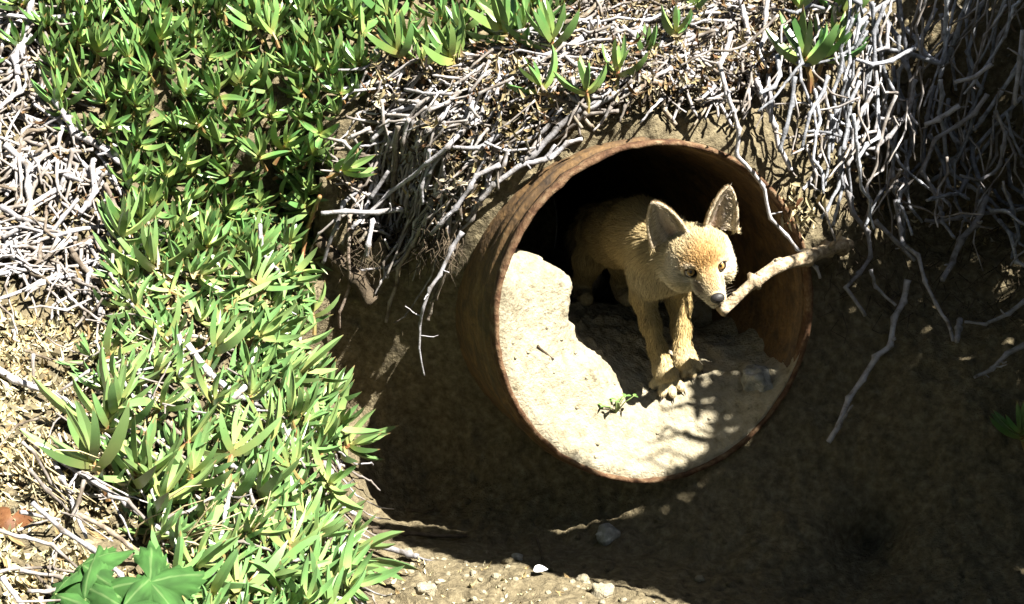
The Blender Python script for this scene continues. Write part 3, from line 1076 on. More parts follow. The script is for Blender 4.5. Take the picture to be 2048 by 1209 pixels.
ST = [  # pixels, lift, r0, r1, twigs, label
    ([(1470, 50), (1420, 70), (1360, 85), (1300, 118), (1255, 155), (1215, 182), (1160, 215), (1120, 250), (1085, 285), (1040, 322)], .035, .0062, .0055, 2, "long thick white dead stem slanting down to the left above the pipe"),
    ([(1410, 105), (1350, 128), (1290, 158), (1235, 190), (1180, 215), (1130, 240)], .03, .0058, .005, 2, "white dead stem just below and alongside the long thick diagonal one"),
    ([(1190, 42), (1168, 85), (1118, 108), (1080, 122), (1062, 142)], .03, .005, .004, 1, "white dead stem curving down left of the long diagonal one"),
    ([(1270, 72), (1252, 108), (1232, 160)], .03, .005, .004, 0, "short white dead stem upright beside a small ice plant shoot"),
    ([(1015, 140), (985, 178), (960, 216), (930, 262), (892, 302), (848, 338), (800, 372), (768, 402), (735, 435), (702, 458)], .04, .0048, .0035, 3, "long pale dead stem running down left through the root mat"),
    ([(888, 184), (842, 200), (802, 224), (768, 256), (742, 284)], .03, .0048, .004, 1, "white dead stem arching left over the dark edge of the root mat"),
    ([(752, 100), (770, 142), (790, 188), (800, 236)], .03, .0045, .004, 2, "short dead stem with dried tufts at the left edge of the root mat"),
    ([(942, 178), (934, 214), (905, 280), (880, 312), (856, 352)], .035, .0042, .003, 1, "pale dead stem parallel to the long one in the root mat"),
    ([(806, 418), (768, 424), (712, 422), (642, 428)], .05, .0052, .0042, 1, "tan broken stem poking left over the dark hollow"),
    ([(742, 396), (752, 360), (778, 342)], .05, .0042, .0035, 0, "short hooked dead stem above the tan broken stem"),
    ([(1000, 330), (960, 352), (918, 402), (884, 452), (862, 470)], .045, .0046, .0034, 2, "white dead stem ending just above the pipe's left flank"),
    ([(1112, 292), (1070, 330), (1022, 352), (985, 372), (958, 404)], .03, .0056, .0045, 1, "thick white dead stem lying against the top left of the pipe"),
    ([(968, 285), (1000, 297), (1042, 302), (1072, 296)], .045, .0028, .0022, 0, "thin tan stem crossing the thick white ones near the pipe"),
    ([(925, 465, -.03), (892, 520, -.035), (866, 570, -.035), (842, 635, -.03), (834, 690, -.02), (848, 752, -.01)], 0, .0042, .0014, 4, "jointed grey stem hanging down across the pipe's rusty left flank"),
    ([(1098, 320), (1130, 300), (1165, 278)], .035, .005, .004, 0, "stout white stem stub close above the pipe rim"),
    ([(860, 300), (852, 350), (846, 410)], .04, .0036, .003, 0, "straight pale stem hanging in the left part of the root mat"),
    ([(1480, -5), (1495, 50), (1505, 95), (1515, 140), (1522, 186), (1536, 232), (1555, 275), (1556, 302), (1582, 342)], .06, .0052, .0042, 2, "bright white stem hanging from the top edge to the pipe's upper right"),
    ([(1536, -5), (1530, 60), (1525, 110), (1530, 150), (1536, 200), (1541, 245)], .075, .0046, .004, 1, "bright white stem hanging just right of the first one from the top edge"),
    ([(1462, 66, .06), (1450, 110, .04), (1440, 150, .02), (1456, 182, .01), (1472, 212, .01), (1486, 232, .01), (1480, 268, .01), (1478, 310, .015), (1500, 342, .03), (1525, 376, .042), (1526, 410, .045), (1546, 446, .055), (1582, 490, .066), (1616, 512, .074), (1636, 532, .078), (1640, 556, .08)], 0, .0046, .0028, 6, "long jointed stem dangling across the right rim of the pipe"),
    ([(1490, 95), (1470, 132), (1452, 156)], .06, .0046, .004, 0, "short thick white stem right beside the long dangling one"),
    ([(1625, 165), (1650, 190), (1665, 230), (1664, 262), (1642, 310), (1630, 346), (1606, 380)], .06, .0044, .0032, 2, "pale stem bending below the large lone ice plant shoot"),
    ([(1664, 250), (1680, 292), (1686, 342), (1692, 384), (1712, 436), (1736, 470), (1745, 502), (1734, 532), (1702, 562), (1691, 592), (1731, 632)], .07, .0052, .0034, 3, "long grey stem with an elbow hanging on the shaded bank right of the pipe"),
    ([(1790, -5), (1746, 20), (1712, 50), (1706, 86), (1690, 116)], .06, .0052, .0046, 1, "white stem arching down to the large ice plant shoot, left half of the arch"),
    ([(1756, 18), (1780, 46), (1782, 76), (1766, 96), (1748, 104)], .06, .0046, .0036, 1, "white stem hooking down to the right, right half of the arch"),
    ([(1748, 110), (1755, 160), (1736, 202), (1712, 250), (1700, 292), (1695, 332)], .06, .0042, .0036, 2, "grey stem hanging straight below the white arch"),
    ([(1830, 160), (1822, 200), (1802, 242), (1764, 288), (1742, 291), (1710, 296)], .07, .0045, .0036, 1, "grey stem running down left and ending in a white lit elbow"),
    ([(1802, 240), (1782, 234), (1760, 240), (1750, 262)], .075, .0038, .0032, 0, "small white hoop of stem in the shaded curtain"),
    ([(1918, 212), (1878, 246), (1850, 250)], .06, .0052, .0046, 1, "stout stem stub with a bright white end in the shaded curtain"),
    ([(1976, 188), (1940, 236), (1908, 256), (1888, 272), (1860, 292), (1846, 320), (1850, 362), (1870, 396), (1882, 412)], .065, .0046, .0038, 2, "pale stem curving like a sickle in the middle of the shaded curtain"),
    ([(2012, 262), (2006, 320), (1998, 344), (1970, 356), (1918, 352)], .06, .0042, .003, 2, "stem with a lit sideways spur near the right edge"),
    ([(2046, 60), (2040, 120), (2036, 160), (2030, 210)], .06, .0046, .004, 1, "lit grey stem hanging at the right edge near the top"),
    ([(1984, 128), (1942, 158), (1908, 166)], .06, .0046, .004, 0, "thick stem stub pointing left below the right top corner"),
    ([(1972, 394), (1950, 440), (1915, 502), (1884, 562)], .06, .0062, .0055, 3, "thick sawn looking stem slanting down left in the shade, with peeling bark"),
    ([(1816, 560), (1802, 620), (1786, 664), (1770, 702), (1740, 730), (1712, 778), (1690, 812), (1672, 850), (1658, 884)], .05, .0058, .0052, 4, "long thick pale root hanging low on the shaded bank right of the pipe"),
    ([(1790, 400), (1800, 460), (1828, 528), (1860, 580), (1890, 640), (1906, 682)], .05, .0044, .003, 1, "grey stem slanting down right behind the long thick pale root"),
    ([(2056, 598), (2010, 626), (1970, 646), (1928, 644)], .05, .0048, .0026, 1, "stem reaching in from the right edge and thinning to the left"),
    ([(2056, 686), (2010, 720), (1970, 742), (1948, 756)], .05, .0054, .003, 3, "lowest stem reaching in from the right edge, with a frayed lit tip"),
    ([(1750, 442), (1790, 480), (1830, 522)], .05, .0048, .004, 0, "brown grey stem crossing behind the elbowed hanging stem"),
    ([(1920, 640), (1914, 684)], .05, .0058, .0055, 0, "short upright stump of stem above the bare shaded dirt"),
    ([(2056, 416), (1990, 430), (1925, 436), (1850, 440)], .05, .0044, .0036, 1, "level grey stem deep in the shaded curtain"),
    ([(1742, 540), (1764, 596), (1776, 610), (1792, 612)], .045, .0036, .0026, 0, "thin dark stem curling at its tip beside the elbowed stem"),
    ([(520, 450), (540, 540), (560, 600), (578, 652), (592, 690), (606, 730), (616, 762)], .05, .0042, .0022, 1, "pale bare strand drooping over the edge of the left mound"),
    ([(375, 690), (420, 752), (470, 792), (520, 800), (572, 806), (612, 838), (640, 880)], .05, .0055, .0042, 3, "thick bleached stem winding over the pale plants on the left mound"),
    ([(492, 772), (480, 800), (452, 812)], .055, .005, .004, 0, "bleached fork of stem crossing the winding one"),
    ([(535, 780), (520, 806), (498, 822)], .055, .0048, .004, 0, "second bleached fork beside the flower on the left mound"),
    ([(622, 862), (652, 920), (668, 968), (690, 1008), (712, 1030)], .05, .0048, .004, 3, "white stem drooping off the mound's edge into the hollow"),
    ([(680, 1078), (742, 1088), (792, 1104), (836, 1114)], .02, .0060, .005, 1, "thick white stem lying on the lip of sunlit dirt"),
    ([(70, 890), (118, 920), (138, 960), (150, 1020), (172, 1076)], .025, .0046, .0026, 2, "pale forked stem lying on the dirt at the far left"),
    ([(80, 900), (150, 940), (242, 988), (302, 1040), (372, 1092)], .05, .0042, .003, 3, "long pale stem lying across the big lower left shoots"),
    ([(-10, 735), (60, 770), (104, 792), (172, 832)], .02, .0058, .004, 1, "grey brown twig lying on the dirt at the left edge"),
    ([(-6, 460), (30, 515), (52, 562)], .02, .0045, .0038, 0, "short twig standing out of the pale dirt at the left edge"),
    ([(566, 1130), (548, 1168), (524, 1212)], .04, .0065, .0055, 0, "thick white stem stub at the bottom edge"),
    ([(540, 1108), (612, 1136), (690, 1180), (730, 1214)], .02, .0058, .005, 1, "white stem lying flat on the dirt at the bottom, right of the stub"),
    ([(360, 1110), (352, 1150), (402, 1120), (430, 1090)], .04, .005, .004, 2, "bleached stem pieces crossing under the broad green leaf"),
    ([(466, 968), (452, 1040), (424, 1110), (410, 1180)], .06, .0034, .0024, 2, "thin tan stalk standing in front of the lower mound"),
    ([(170, 0), (150, 40), (66, 32), (-10, 28)], .04, .0048, .004, 1, "white stem crossing the top left corner"),
    ([(62, -5), (58, 60), (42, 100), (36, 150)], .035, .0062, .0055, 1, "thick bleached upright stem near the top left corner"),
    ([(10, 290), (52, 330), (62, 380), (66, 440)], .035, .0062, .005, 1, "thick bleached stem in the white tangle at the left edge"),
    ([(108, 200), (150, 270), (205, 290), (240, 330)], .035, .0055, .0045, 1, "bleached stem along the border between white tangle and green mat"),
]
for pix, lift, r0, r1, tw, lab in ST:
    dead_stem(lifted(pix, lift + (.09 if pix[0][0] > 1690 and pix[0][1] < 450 and len(pix[0]) == 2 else 0)), r0 * .86, r1 * .86, lab, "dead stems that stand out singly", twigs=tw)
# reddish living runners
for pix, lab in (([(742, 60), (800, 118), (850, 136), (905, 138), (960, 112), (1010, 80), (1062, 48)], "red runner carrying ice plant shoots above the root mat"),
                 ([(1095, 186), (1140, 190), (1182, 192), (1215, 172)], "short red runner under two small ice plant shoots"),
                 ([(1296, 124), (1322, 136), (1352, 132)], "red runner stub behind the long diagonal white stem"),
                 ([(640, 392), (612, 470), (602, 540), (597, 620), (593, 700)], "reddish strand dangling over the dark hollow")):
    o = dead_stem(lifted(pix, .04), .0034, .0026, lab, "red ice plant runners", mat="red_stem", name="runner", jitter=.0012)
    o["category"] = "runner"
# leafy tufts on the dangling strands
for k, (u, v, du, dv) in enumerate([(612, 470, .5, .6), (602, 545, .5, .5), (597, 600, .8, .3), (590, 650, -.3, 1), (596, 690, .3, 1), (560, 590, -.3, 1), (545, 640, .2, 1), (585, 700, .2, 1), (548, 540, -.4, .9), (625, 520, .8, .5), (520, 600, -.2, 1), (530, 690, .2, 1)]):
    loc, nor = bank_hit(u, v)
    d = ray(u, v)
    place_shoot(loc - d / np.linalg.norm(d) * .045, img_dir(du, dv, .2), .8, rs, "pale_leaf" if k > 3 else "ice_leaf", "tuft of narrow leaves on the strands drooping over the hollow", "tufts on the drooping strands", pairs=3, droop=0)

# many more dead stems: the mat above the pipe, the shaded curtain, the bleached tangle on the left
POLY_MAT = [(745, 120), (900, 150), (1010, 110), (1140, 90), (1180, -160), (1720, -160), (1660, 120), (1560, 170), (1500, 230), (1420, 215), (1300, 235), (1170, 270), (1080, 300), (1000, 380), (930, 470), (860, 480), (740, 460), (660, 440), (740, 300)]
POLY_CURT = [(1520, 150), (1600, 150), (1720, -160), (2500, -160), (2500, 420), (2100, 520), (1760, 480), (1660, 420), (1560, 280)]
POLY_WHITE = [(-260, -160), (110, -160), (100, 60), (120, 220), (235, 330), (255, 470), (240, 580), (120, 590), (-20, 520), (-260, 500)]


def walk(x, q, off0, off1, dx, dq, wander, n, step, free=0.0):
    pts = []
    y_last = None
    a = math.atan2(dq, dx)
    for k in range(n):
        p = surf(x, q, off0 + (off1 - off0) * k / max(1, n - 1))
        if free and y_last is not None:
            p[1] = min(p[1], y_last + free * step)
        y_last = p[1]
        pts.append(p)
        a += rs.gauss(0, wander)
        x += math.cos(a) * step
        q += math.sin(a) * step
    return pts


WALKS = [
    (POLY_MAT, .034, 110, 900, (-.76, -.60), .26, .55, (.008, .055), (.0022, .0050), "dead stem in the sunlit mat above the pipe", "dead stems matted above the pipe"),
    (POLY_CURT, .036, 85, 300, (-.12, -1.0), .26, .32, (.05, .19), (.0022, .0044), "grey dead stem in the shaded hanging curtain right of the pipe", "dead stems hanging in the shaded curtain"),
    (POLY_WHITE, .030, 65, 800, (-.3, -1.0), .5, .8, (.006, .04), (.0022, .0048), "bleached dead stem in the white tangle on the left bank", "bleached dead stems on the left bank"),
]
AUTO = []
stuff = Geo()
POLY_LL = [(0, 560), (230, 560), (330, 640), (470, 700), (600, 800), (660, 920), (650, 1090), (760, 1230), (0, 1230)]
WALKS.append((POLY_LL, .06, 22, 130, (.75, -.5), .3, .8, (.01, .075), (.0014, .0040), "bleached dead stem on the lower left mound", "bleached dead stems on the lower left mound"))
for poly, spc, nind, nst, d0, wander, spread, offs, rads, lab, grp in WALKS:
    pts = scatter(poly, spc * .55, 1500, rs)
    rs.shuffle(pts)
    pts.sort(key=lambda t: not (0 < t[3] < 2048 and 0 < t[4] < 1209))
    vis = [t for t in pts if 4 < t[3] < 2044 and 4 < t[4] < 1205]
    for k in range(nind + nst):
        x, q, p, u, v = vis[k % len(vis)] if k < nind else rs.choice(pts)
        x += rs.gauss(0, .01)
        q += rs.gauss(0, .01)
        ang = math.atan2(d0[1], d0[0]) + rs.gauss(0, spread)
        n = rs.randrange(3, 6) if k < nind else rs.randrange(2, 5)
        if poly is POLY_CURT:
            n += 1
        w = walk(x, q, rs.uniform(*offs), rs.uniform(*offs), math.cos(ang), math.sin(ang), wander, n, rs.uniform(.030, .042), .35 if poly is POLY_CURT else 0)
        # keep the pipe's mouth clear
        rel_ = np.array(w) - P0
        rd_ = np.sqrt((rel_ @ LX) ** 2 + rel_[:, 2] ** 2)
        keep = ~((rd_ < PR + .022) & (rel_ @ AX < 1.2))
        if not keep.all():
            first = int(np.argmin(keep))
            w = w[:first]
            if len(w) < 2:
                continue
        r0 = rs.uniform(*rads)
        if len(w) == 2:
            w = [w[0], (w[0] + w[1]) / 2, w[1]]
        if k < nind:
            AUTO.append((dead_stem(w, r0, r0 * rs.uniform(.6, .95), lab, grp, sides=6, mat=("stem_grey" if poly is POLY_CURT else ("stem_brown" if rs.random() < .3 else "stem"))), w))
        else:
            if len(w) == 2:
                w = [w[0], (w[0] + w[1]) / 2, w[1]]
            pp_, rd_ = woody(w, r0 * .75, r0 * .45, jitter=.004, node=.034, rs=rs)
            stuff.add(*tube(pp_, rd_, 5))
tag(stuff.build("stem_tangle", M["stem_mass"]), "dense tangle of thin dead stems filling the mats", "dead stems", kind="stuff")

# curled dry leaves and crumbs of bark between the stems
LIT_COL = [(.30, .24, .13), (.24, .18, .09), (.36, .31, .20), (.17, .105, .05), (.34, .30, .22), (.12, .065, .03), (.27, .22, .11), (.06, .045, .03), (.05, .04, .03)]
LIT_PALE = [(.42, .38, .22), (.36, .32, .18), (.46, .42, .28), (.30, .24, .12), (.40, .37, .26), (.24, .17, .08)]
litter = Geo()


def flake(pos, n, L, W, rs, col):
    a = np.array((rs.gauss(0, 1), rs.gauss(0, 1), rs.gauss(0, 1)))
    a -= n * (a @ n) * rs.uniform(.3, .9)
    a /= np.linalg.norm(a)
    b = np.cross(n, a)
    b /= np.linalg.norm(b) + 1e-9
    c = np.cross(a, b)
    k = rs.uniform(.1, .6) * L
    f = W * rs.uniform(.2, .8)
    litter.add([pos - a * L * .5 + c * k, pos - a * .1 * L + b * W - c * f * .2, pos - a * .1 * L - c * f, pos - a * .1 * L - b * W, pos + a * L * .5 + c * k, pos + a * L * .22 + b * W * .7, pos + a * L * .22 - b * W * .7],
               [(0, 2, 1), (0, 3, 2), (1, 2, 5), (2, 4, 5), (2, 6, 4), (2, 3, 6)], col)


POLY_DIRT_L = [(-200, 520), (120, 590), (250, 580), (220, 690), (180, 740), (200, 820), (150, 900), (200, 960), (280, 1050), (320, 1300), (-300, 1300)]
POLY_LIP = [(640, 1080), (820, 1110), (1000, 1130), (1150, 1150), (1320, 1209), (1320, 1300), (640, 1300)]
for poly, n, off, sz in ((POLY_MAT, 8000, .055, .016), (POLY_CURT, 1500, .07, .016), (POLY_WHITE, 1500, .035, .014), (POLY_DIRT_L, 5000, .008, .014), (POLY_LOW, 1500, .04, .018), (POLY_LIP, 260, .003, .009)):
    cand = sample_bank(poly, n * 3, (-1.0, 1.15), (-.65, 1.0))
    keepn = vnoise(cand[:, 2:5], 17, 61) > rng.uniform(-.75, .35, len(cand))
    for r_ in cand[keepn][:n]:
        x, q = r_[0], r_[1]
        L = sz * rs.uniform(.4, 1.0) * (1 if rs.random() < .8 else 2.4)
        flake(surf(x, q, off * rs.random()), np.array((0, -.7, .7)), L, max(.0009, min(.003, L * rs.uniform(.06, .24))), rs, np.array(rs.choice(LIT_PALE) if poly is POLY_DIRT_L or poly is POLY_LOW or poly is POLY_LIP else np.array(rs.choice(LIT_COL)) * .8) * rs.uniform(.7, 1.2))
tag(litter.build("dry_leaf_litter", M["litter"], None, False), "dry curled leaves and bark crumbs scattered over the bank", "litter", kind="stuff")

# ------------------------------------------------------------------ the coyote pup
def surface_nets(val, origin, h):
    """smooth iso-surface at 0 of a sampled field"""
    nx_, ny_, nz_ = val.shape
    s = val < 0
    corners = [(i, j, k) for i in (0, 1) for j in (0, 1) for k in (0, 1)]
    sub = lambda a, c: a[c[0]:nx_ - 1 + c[0], c[1]:ny_ - 1 + c[1], c[2]:nz_ - 1 + c[2]]
    cnt = sum(sub(s, c).astype(np.int8) for c in corners)
    act = (cnt > 0) & (cnt < 8)
    ids = -np.ones(act.shape, dtype=np.int64)
    I = np.argwhere(act)
    ids[act] = np.arange(len(I))
    acc = np.zeros((len(I), 3))
    num = np.zeros(len(I))
    g = {c: val[I[:, 0] + c[0], I[:, 1] + c[1], I[:, 2] + c[2]] for c in corners}
    for a in corners:
        for ax in range(3):
            if a[ax] == 0:
                b = list(a)
                b[ax] = 1
                b = tuple(b)
                va, vb = g[a], g[b]
                cr = (va < 0) != (vb < 0)
                t = np.where(cr, va / np.where(cr, va - vb, 1), 0)
                pt = np.array(a, float)[None].repeat(len(I), 0)
                pt[:, ax] += t
                acc[cr] += pt[cr]
                num[cr] += 1
    V = origin + h * (I + acc / num[:, None])
    quads = []
    for ax in range(3):
        o1, o2 = [(1, 2), (2, 0), (0, 1)][ax]
        sl0 = [slice(None)] * 3
        sl1 = [slice(None)] * 3
        sl0[ax] = slice(0, -1)
        sl1[ax] = slice(1, None)
        cross = s[tuple(sl0)] != s[tuple(sl1)]
        E = np.argwhere(cross)
        ok = (E[:, o1] > 0) & (E[:, o2] > 0)
        lim_ = np.array(act.shape)
        ok &= (E[:, o1] < lim_[o1]) & (E[:, o2] < lim_[o2]) & (E[:, ax] < lim_[ax])
        E = E[ok]
        fl = s[E[:, 0], E[:, 1], E[:, 2]]
        e1 = np.zeros(3, int)
        e1[o1] = 1
        e2 = np.zeros(3, int)
        e2[o2] = 1
        q = np.stack([ids[tuple((E - e1 - e2).T)], ids[tuple((E - e2).T)], ids[tuple(E.T)], ids[tuple((E - e1).T)]], -1)
        q = np.where(fl[:, None], q, q[:, ::-1])
        quads.append(q)
    return V, np.concatenate(quads)


# head frame: x to the picture's right across the face, y up, z out of the face
HO = P(1411, 538, 0.005)
roll, yaw, pit = math.radians(12), math.radians(3), math.radians(29)
hx0 = math.cos(roll) * R_ + math.sin(roll) * U_
hy0 = -math.sin(roll) * R_ + math.cos(roll) * U_
hz0 = -F_
hz1 = math.cos(yaw) * hz0 + math.sin(yaw) * hx0
HX = math.cos(yaw) * hx0 - math.sin(yaw) * hz0
HZ = math.cos(pit) * hz1 - math.sin(pit) * hy0
HY = math.cos(pit) * hy0 + math.sin(pit) * hz1
HM = np.column_stack([HX, HY, HZ])


def hd(x, y, z):
    return HO + HM @ np.array((x, y, z))


TAN, PALE, CREAM, GREY, ORANGE, DARK = (.39, .285, .125), (.50, .41, .24), (.66, .60, .48), (.24, .20, .15), (.45, .27, .10), (.09, .065, .045)
AXB = AX
DN = np.array((0, 0, -1.0))
prims = []          # kind, geometry, blend, colour, flow, hair length


def cone(a, b, ra, rb, col, flow, hair, k=.012):
    prims.append(("cone", np.array(a), np.array(b), ra, rb, k, col, flow, hair))


def ell(c, r, rot, col, flow, hair, k=.012):
    prims.append(("ell", np.array(c), np.array(r), rot, None, k, col, flow, hair))


I3 = np.eye(3)
HR = "radial"
# head
ell(hd(0, .013, -.040), (.039, .036, .047), HM, PALE, HR, .0048)
ell(hd(0, .012, -.010), (.030, .021, .022), HM, ORANGE, HR, .0034)
for s in (-1, 1):
    ell(hd(.026 * s, -.017, -.030), (.024, .026, .030), HM, PALE, HR, .007)
    ell(hd(.030 * s, -.026, -.048), (.021, .022, .022), HM, CREAM, HR, .008)
    ell(hd(.030 * s, .008, -.036), (.018, .026, .026), HM, PALE, HR, .0048)
    ell(hd(.0235 * s, .0105, -.004), (.012, .006, .009), HM, ORANGE, HR, .004, .008)
cone(hd(0, -.009, .0), hd(0, -.0205, .047), .0225, .0128, TAN, HR, .003)
for s in (-1, 1):
    cone(hd(.008 * s, -.024, .010), hd(.0055 * s, -.0275, .046), .0155, .0085, CREAM, HR, .003, .006)
cone(hd(0, -.032, -.015), hd(0, -.0385, .038), .0165, .0075, CREAM, HR, .004, .006)
# neck and body
SH = P(1285, 468, .15)
cone(hd(0, -.012, -.065), P(1322, 492, .10), .039, .043, PALE, AXB + DN * .5, .010, .02)
cone(P(1318, 490, .10), SH, .043, .050, TAN, AXB + DN * .3, .010, .025)
cone(SH, P(1240, 468, .25), .050, .049, TAN, AXB, .008, .03)
cone(P(1240, 468, .25), P(1218, 462, .35), .049, .045, TAN, AXB, .008, .03)
ell(P(1303, 540, .120), (.036, .042, .044), I3, PALE, DN, .009, .02)
ell(P(1340, 540, .125), (.030, .036, .036), I3, PALE, DN, .009, .02)
# front legs
FL = [P(1294, 535, .125), P(1287, 592, .135), P(1301, 650, .115), P(1316, 700, .105), P(1328, 742, .088)]
for (a, b, ra, rb) in ((0, 1, .028, .0190), (1, 2, .0190, .0138), (2, 3, .0138, .0122), (3, 4, .0124, .0150)):
    cone(FL[a], FL[b], ra, rb, TAN, DN, .005, .012)
FR = [P(1352, 545, .14), P(1358, 605, .158), P(1363, 660, .152), P(1365, 695, .143), P(1369, 722, .13)]
for (a, b, ra, rb) in ((0, 1, .025, .0175), (1, 2, .0175, .0136), (2, 3, .0136, .0124), (3, 4, .0126, .0145)):
    cone(FR[a], FR[b], ra, rb, TAN, DN, .005, .012)
CLAWS = []


def paw(top, toes, cen, rc):
    cone(top, cen, .0160, rc, PALE, DN, .0035, .010)
    for t, k_ in toes:
        t = np.array(t)
        c = np.array(cen)
        m_ = c + (t - c) * .45 + np.array((0, 0, .004))
        cone(m_, t, .0082, .0074, PALE, t - c, .0022, .0018)
        dr = (t - c) / np.linalg.norm(t - c)
        CLAWS.append((t + dr * .0062 + np.array((0, 0, -.001)), dr + np.array((0, 0, -.55))))


def on_floor(u, v, y, lift):
    d = Vector(ray(u, v)).normalized()
    loc, nor, i, dist = fill_bvh.ray_cast(Vector(CAM), d)
    return np.array(loc) - np.array(d) * lift * .6 + np.array((0, 0, lift * .6))


paw(FL[4], [(on_floor(1307, 776, .088, .008), 0), (on_floor(1324, 792, .076, .008), 0), (on_floor(1344, 794, .074, .008), 0), (on_floor(1361, 781, .082, .008), 0)], on_floor(1333, 764, .095, .018), .0185)
paw(FR[4], [(on_floor(1355, 744, .128, .008), 0), (on_floor(1368, 755, .118, .008), 0), (on_floor(1384, 753, .116, .008), 0), (on_floor(1396, 740, .124, .008), 0)], on_floor(1373, 731, .135, .0175), .0165)
# hind legs and tail
for foot, dx in ((HIND_L, 0), (HIND_R, 70)):
    f = foot.copy()
    f[2] = floor_at(f) + .011
    cone(P(1202 + dx * .5, 466, .36), P(1178 + dx, 520, .345), .038, .024, TAN, DN, .007, .025)
    cone(P(1178 + dx, 520, .345), P(1165 + dx * 1.1, 566, .395), .024, .0140, TAN, DN, .006, .015)
    cone(P(1163 + dx * 1.1, 566, .395), f + np.array((0, .012, .006)), .0135, .0120, TAN, DN, .005, .01)
    cone(f + np.array((0, .012, .004)), f + np.array((0.004, -.022, -.001)), .0155, .013, PALE, -AXB, .004, .01)
cone(P(1195, 440, .40), P(1180, 480, .45), .022, .024, TAN, DN, .02, .02)
cone(P(1180, 480, .45), P(1178, 545, .46), .024, .012, GREY, DN, .02, .02)

# ears: cupped shells, sampled as small balls
EAR = []
for s in (-1, 1):
    base = np.array((.041 * s, .036, -.044))
    tip = np.array((.060 * s, .104, -.046))
    mid_in, mid_out = np.array((.020 * s, .043, -.030)), np.array((.066 * s, .022, -.044))
    pts, uvs = [], []
    for i in range(30):
        t = i / 29
        w = (1 - t) ** .72 * (1 + .55 * t) * .5
        cx = base + (tip - base) * t
        side = (mid_out - mid_in)
        side = side / np.linalg.norm(side) * .060
        for j in range(19):
            e = (j / 18 * 2 - 1)
            cup = (1 - e * e) * .018 * (1 - t) ** .6 + .002
            # opening faces outward and forward
            out_n = np.array((.42 * s, -.12, .9))
            out_n /= np.linalg.norm(out_n)
            p = cx + side * w * e - out_n * cup
            pts.append(hd(*p))
            uvs.append((t, e))
    EAR.append((np.array(pts), np.array(uvs)))


def d_cone(p, a, b, ra, rb):
    ab = b - a
    L2 = ab @ ab
    t = np.clip(((p - a) @ ab) / L2, 0, 1)
    return np.sqrt(((p - a - t[..., None] * ab) ** 2).sum(-1)) - (ra + (rb - ra) * t)


def d_ell(p, c, r, rot):
    q = (p - c) @ rot
    k0 = np.sqrt(((q / r) ** 2).sum(-1))
    k1 = np.sqrt(((q / (r * r)) ** 2).sum(-1)) + 1e-9
    return k0 * (k0 - 1) / k1


def d_prim(pr, p):
    if pr[0] == "cone":
        return d_cone(p, pr[1], pr[2], pr[3], pr[4])
    return d_ell(p, pr[1], pr[2], pr[3])


HSTEP = .0024
lo, hi = np.full(3, 9.), np.full(3, -9.)
for pr in prims:
    if pr[0] == "cone":
        m_ = max(pr[3], pr[4])
        lo = np.minimum(lo, np.minimum(pr[1], pr[2]) - m_)
        hi = np.maximum(hi, np.maximum(pr[1], pr[2]) + m_)
    else:
        lo = np.minimum(lo, pr[1] - pr[2].max())
        hi = np.maximum(hi, pr[1] + pr[2].max())
for pts, _ in EAR:
    lo = np.minimum(lo, pts.min(0) - .005)
    hi = np.maximum(hi, pts.max(0) + .005)
lo -= .012
hi += .012
gax = [np.arange(lo[k], hi[k], HSTEP) for k in range(3)]
field = np.full([len(a) for a in gax], .05, dtype=np.float64)


def window(a, b):
    return tuple(slice(max(0, int((a[k] - lo[k]) / HSTEP)), min(len(gax[k]), int((b[k] - lo[k]) / HSTEP) + 2)) for k in range(3))


def grid(w):
    return np.stack(np.meshgrid(*[gax[k][w[k]] for k in range(3)], indexing='ij'), -1)


for pr in prims:
    m_ = (max(pr[3], pr[4]) if pr[0] == "cone" else pr[2].max()) + .03
    a, b = (np.minimum(pr[1], pr[2]), np.maximum(pr[1], pr[2])) if pr[0] == "cone" else (pr[1], pr[1])
    w = window(a - m_, b + m_)
    d = d_prim(pr, grid(w))
    k = pr[5]
    f0 = field[w]
    hh = np.clip(k - np.abs(f0 - d), 0, None) / k
    field[w] = np.minimum(f0, d) - hh * hh * k * .25
for pts, uvs in EAR:
    w = window(pts.min(0) - .012, pts.max(0) + .012)
    g_ = grid(w)
    d = np.full(g_.shape[:3], .05)
    for p, (t, e) in zip(pts, uvs):
        d = np.minimum(d, np.sqrt(((g_ - p) ** 2).sum(-1)) - (.0030 - .0008 * t))
    f0 = field[w]
    k = .006
    hh = np.clip(k - np.abs(f0 - d), 0, None) / k
    field[w] = np.minimum(f0, d) - hh * hh * k * .25
# eye openings
for s in (-1, 1):
    c = hd(.0235 * s, 0, .0055)
    w = window(c - .02, c + .02)
    d = d_ell(grid(w), c, np.array((.0105, .0080, .0085)), HM)
    f0 = field[w]
    k = .003
    hh = np.clip(k - np.abs(f0 + d), 0, None) / k
    field[w] = np.maximum(f0, -d) + hh * hh * k * .25
# mouth line
for s in (-1, 1):
    a, b = hd(0, -.0325, .053), hd(.016 * s, -.030, .016)
    w = window(np.minimum(a, b) - .01, np.maximum(a, b) + .01)
    d = d_cone(grid(w), a, b, .0016, .0014)
    field[w] = np.maximum(field[w], -d)
pv, pq = surface_nets(field, lo, HSTEP)

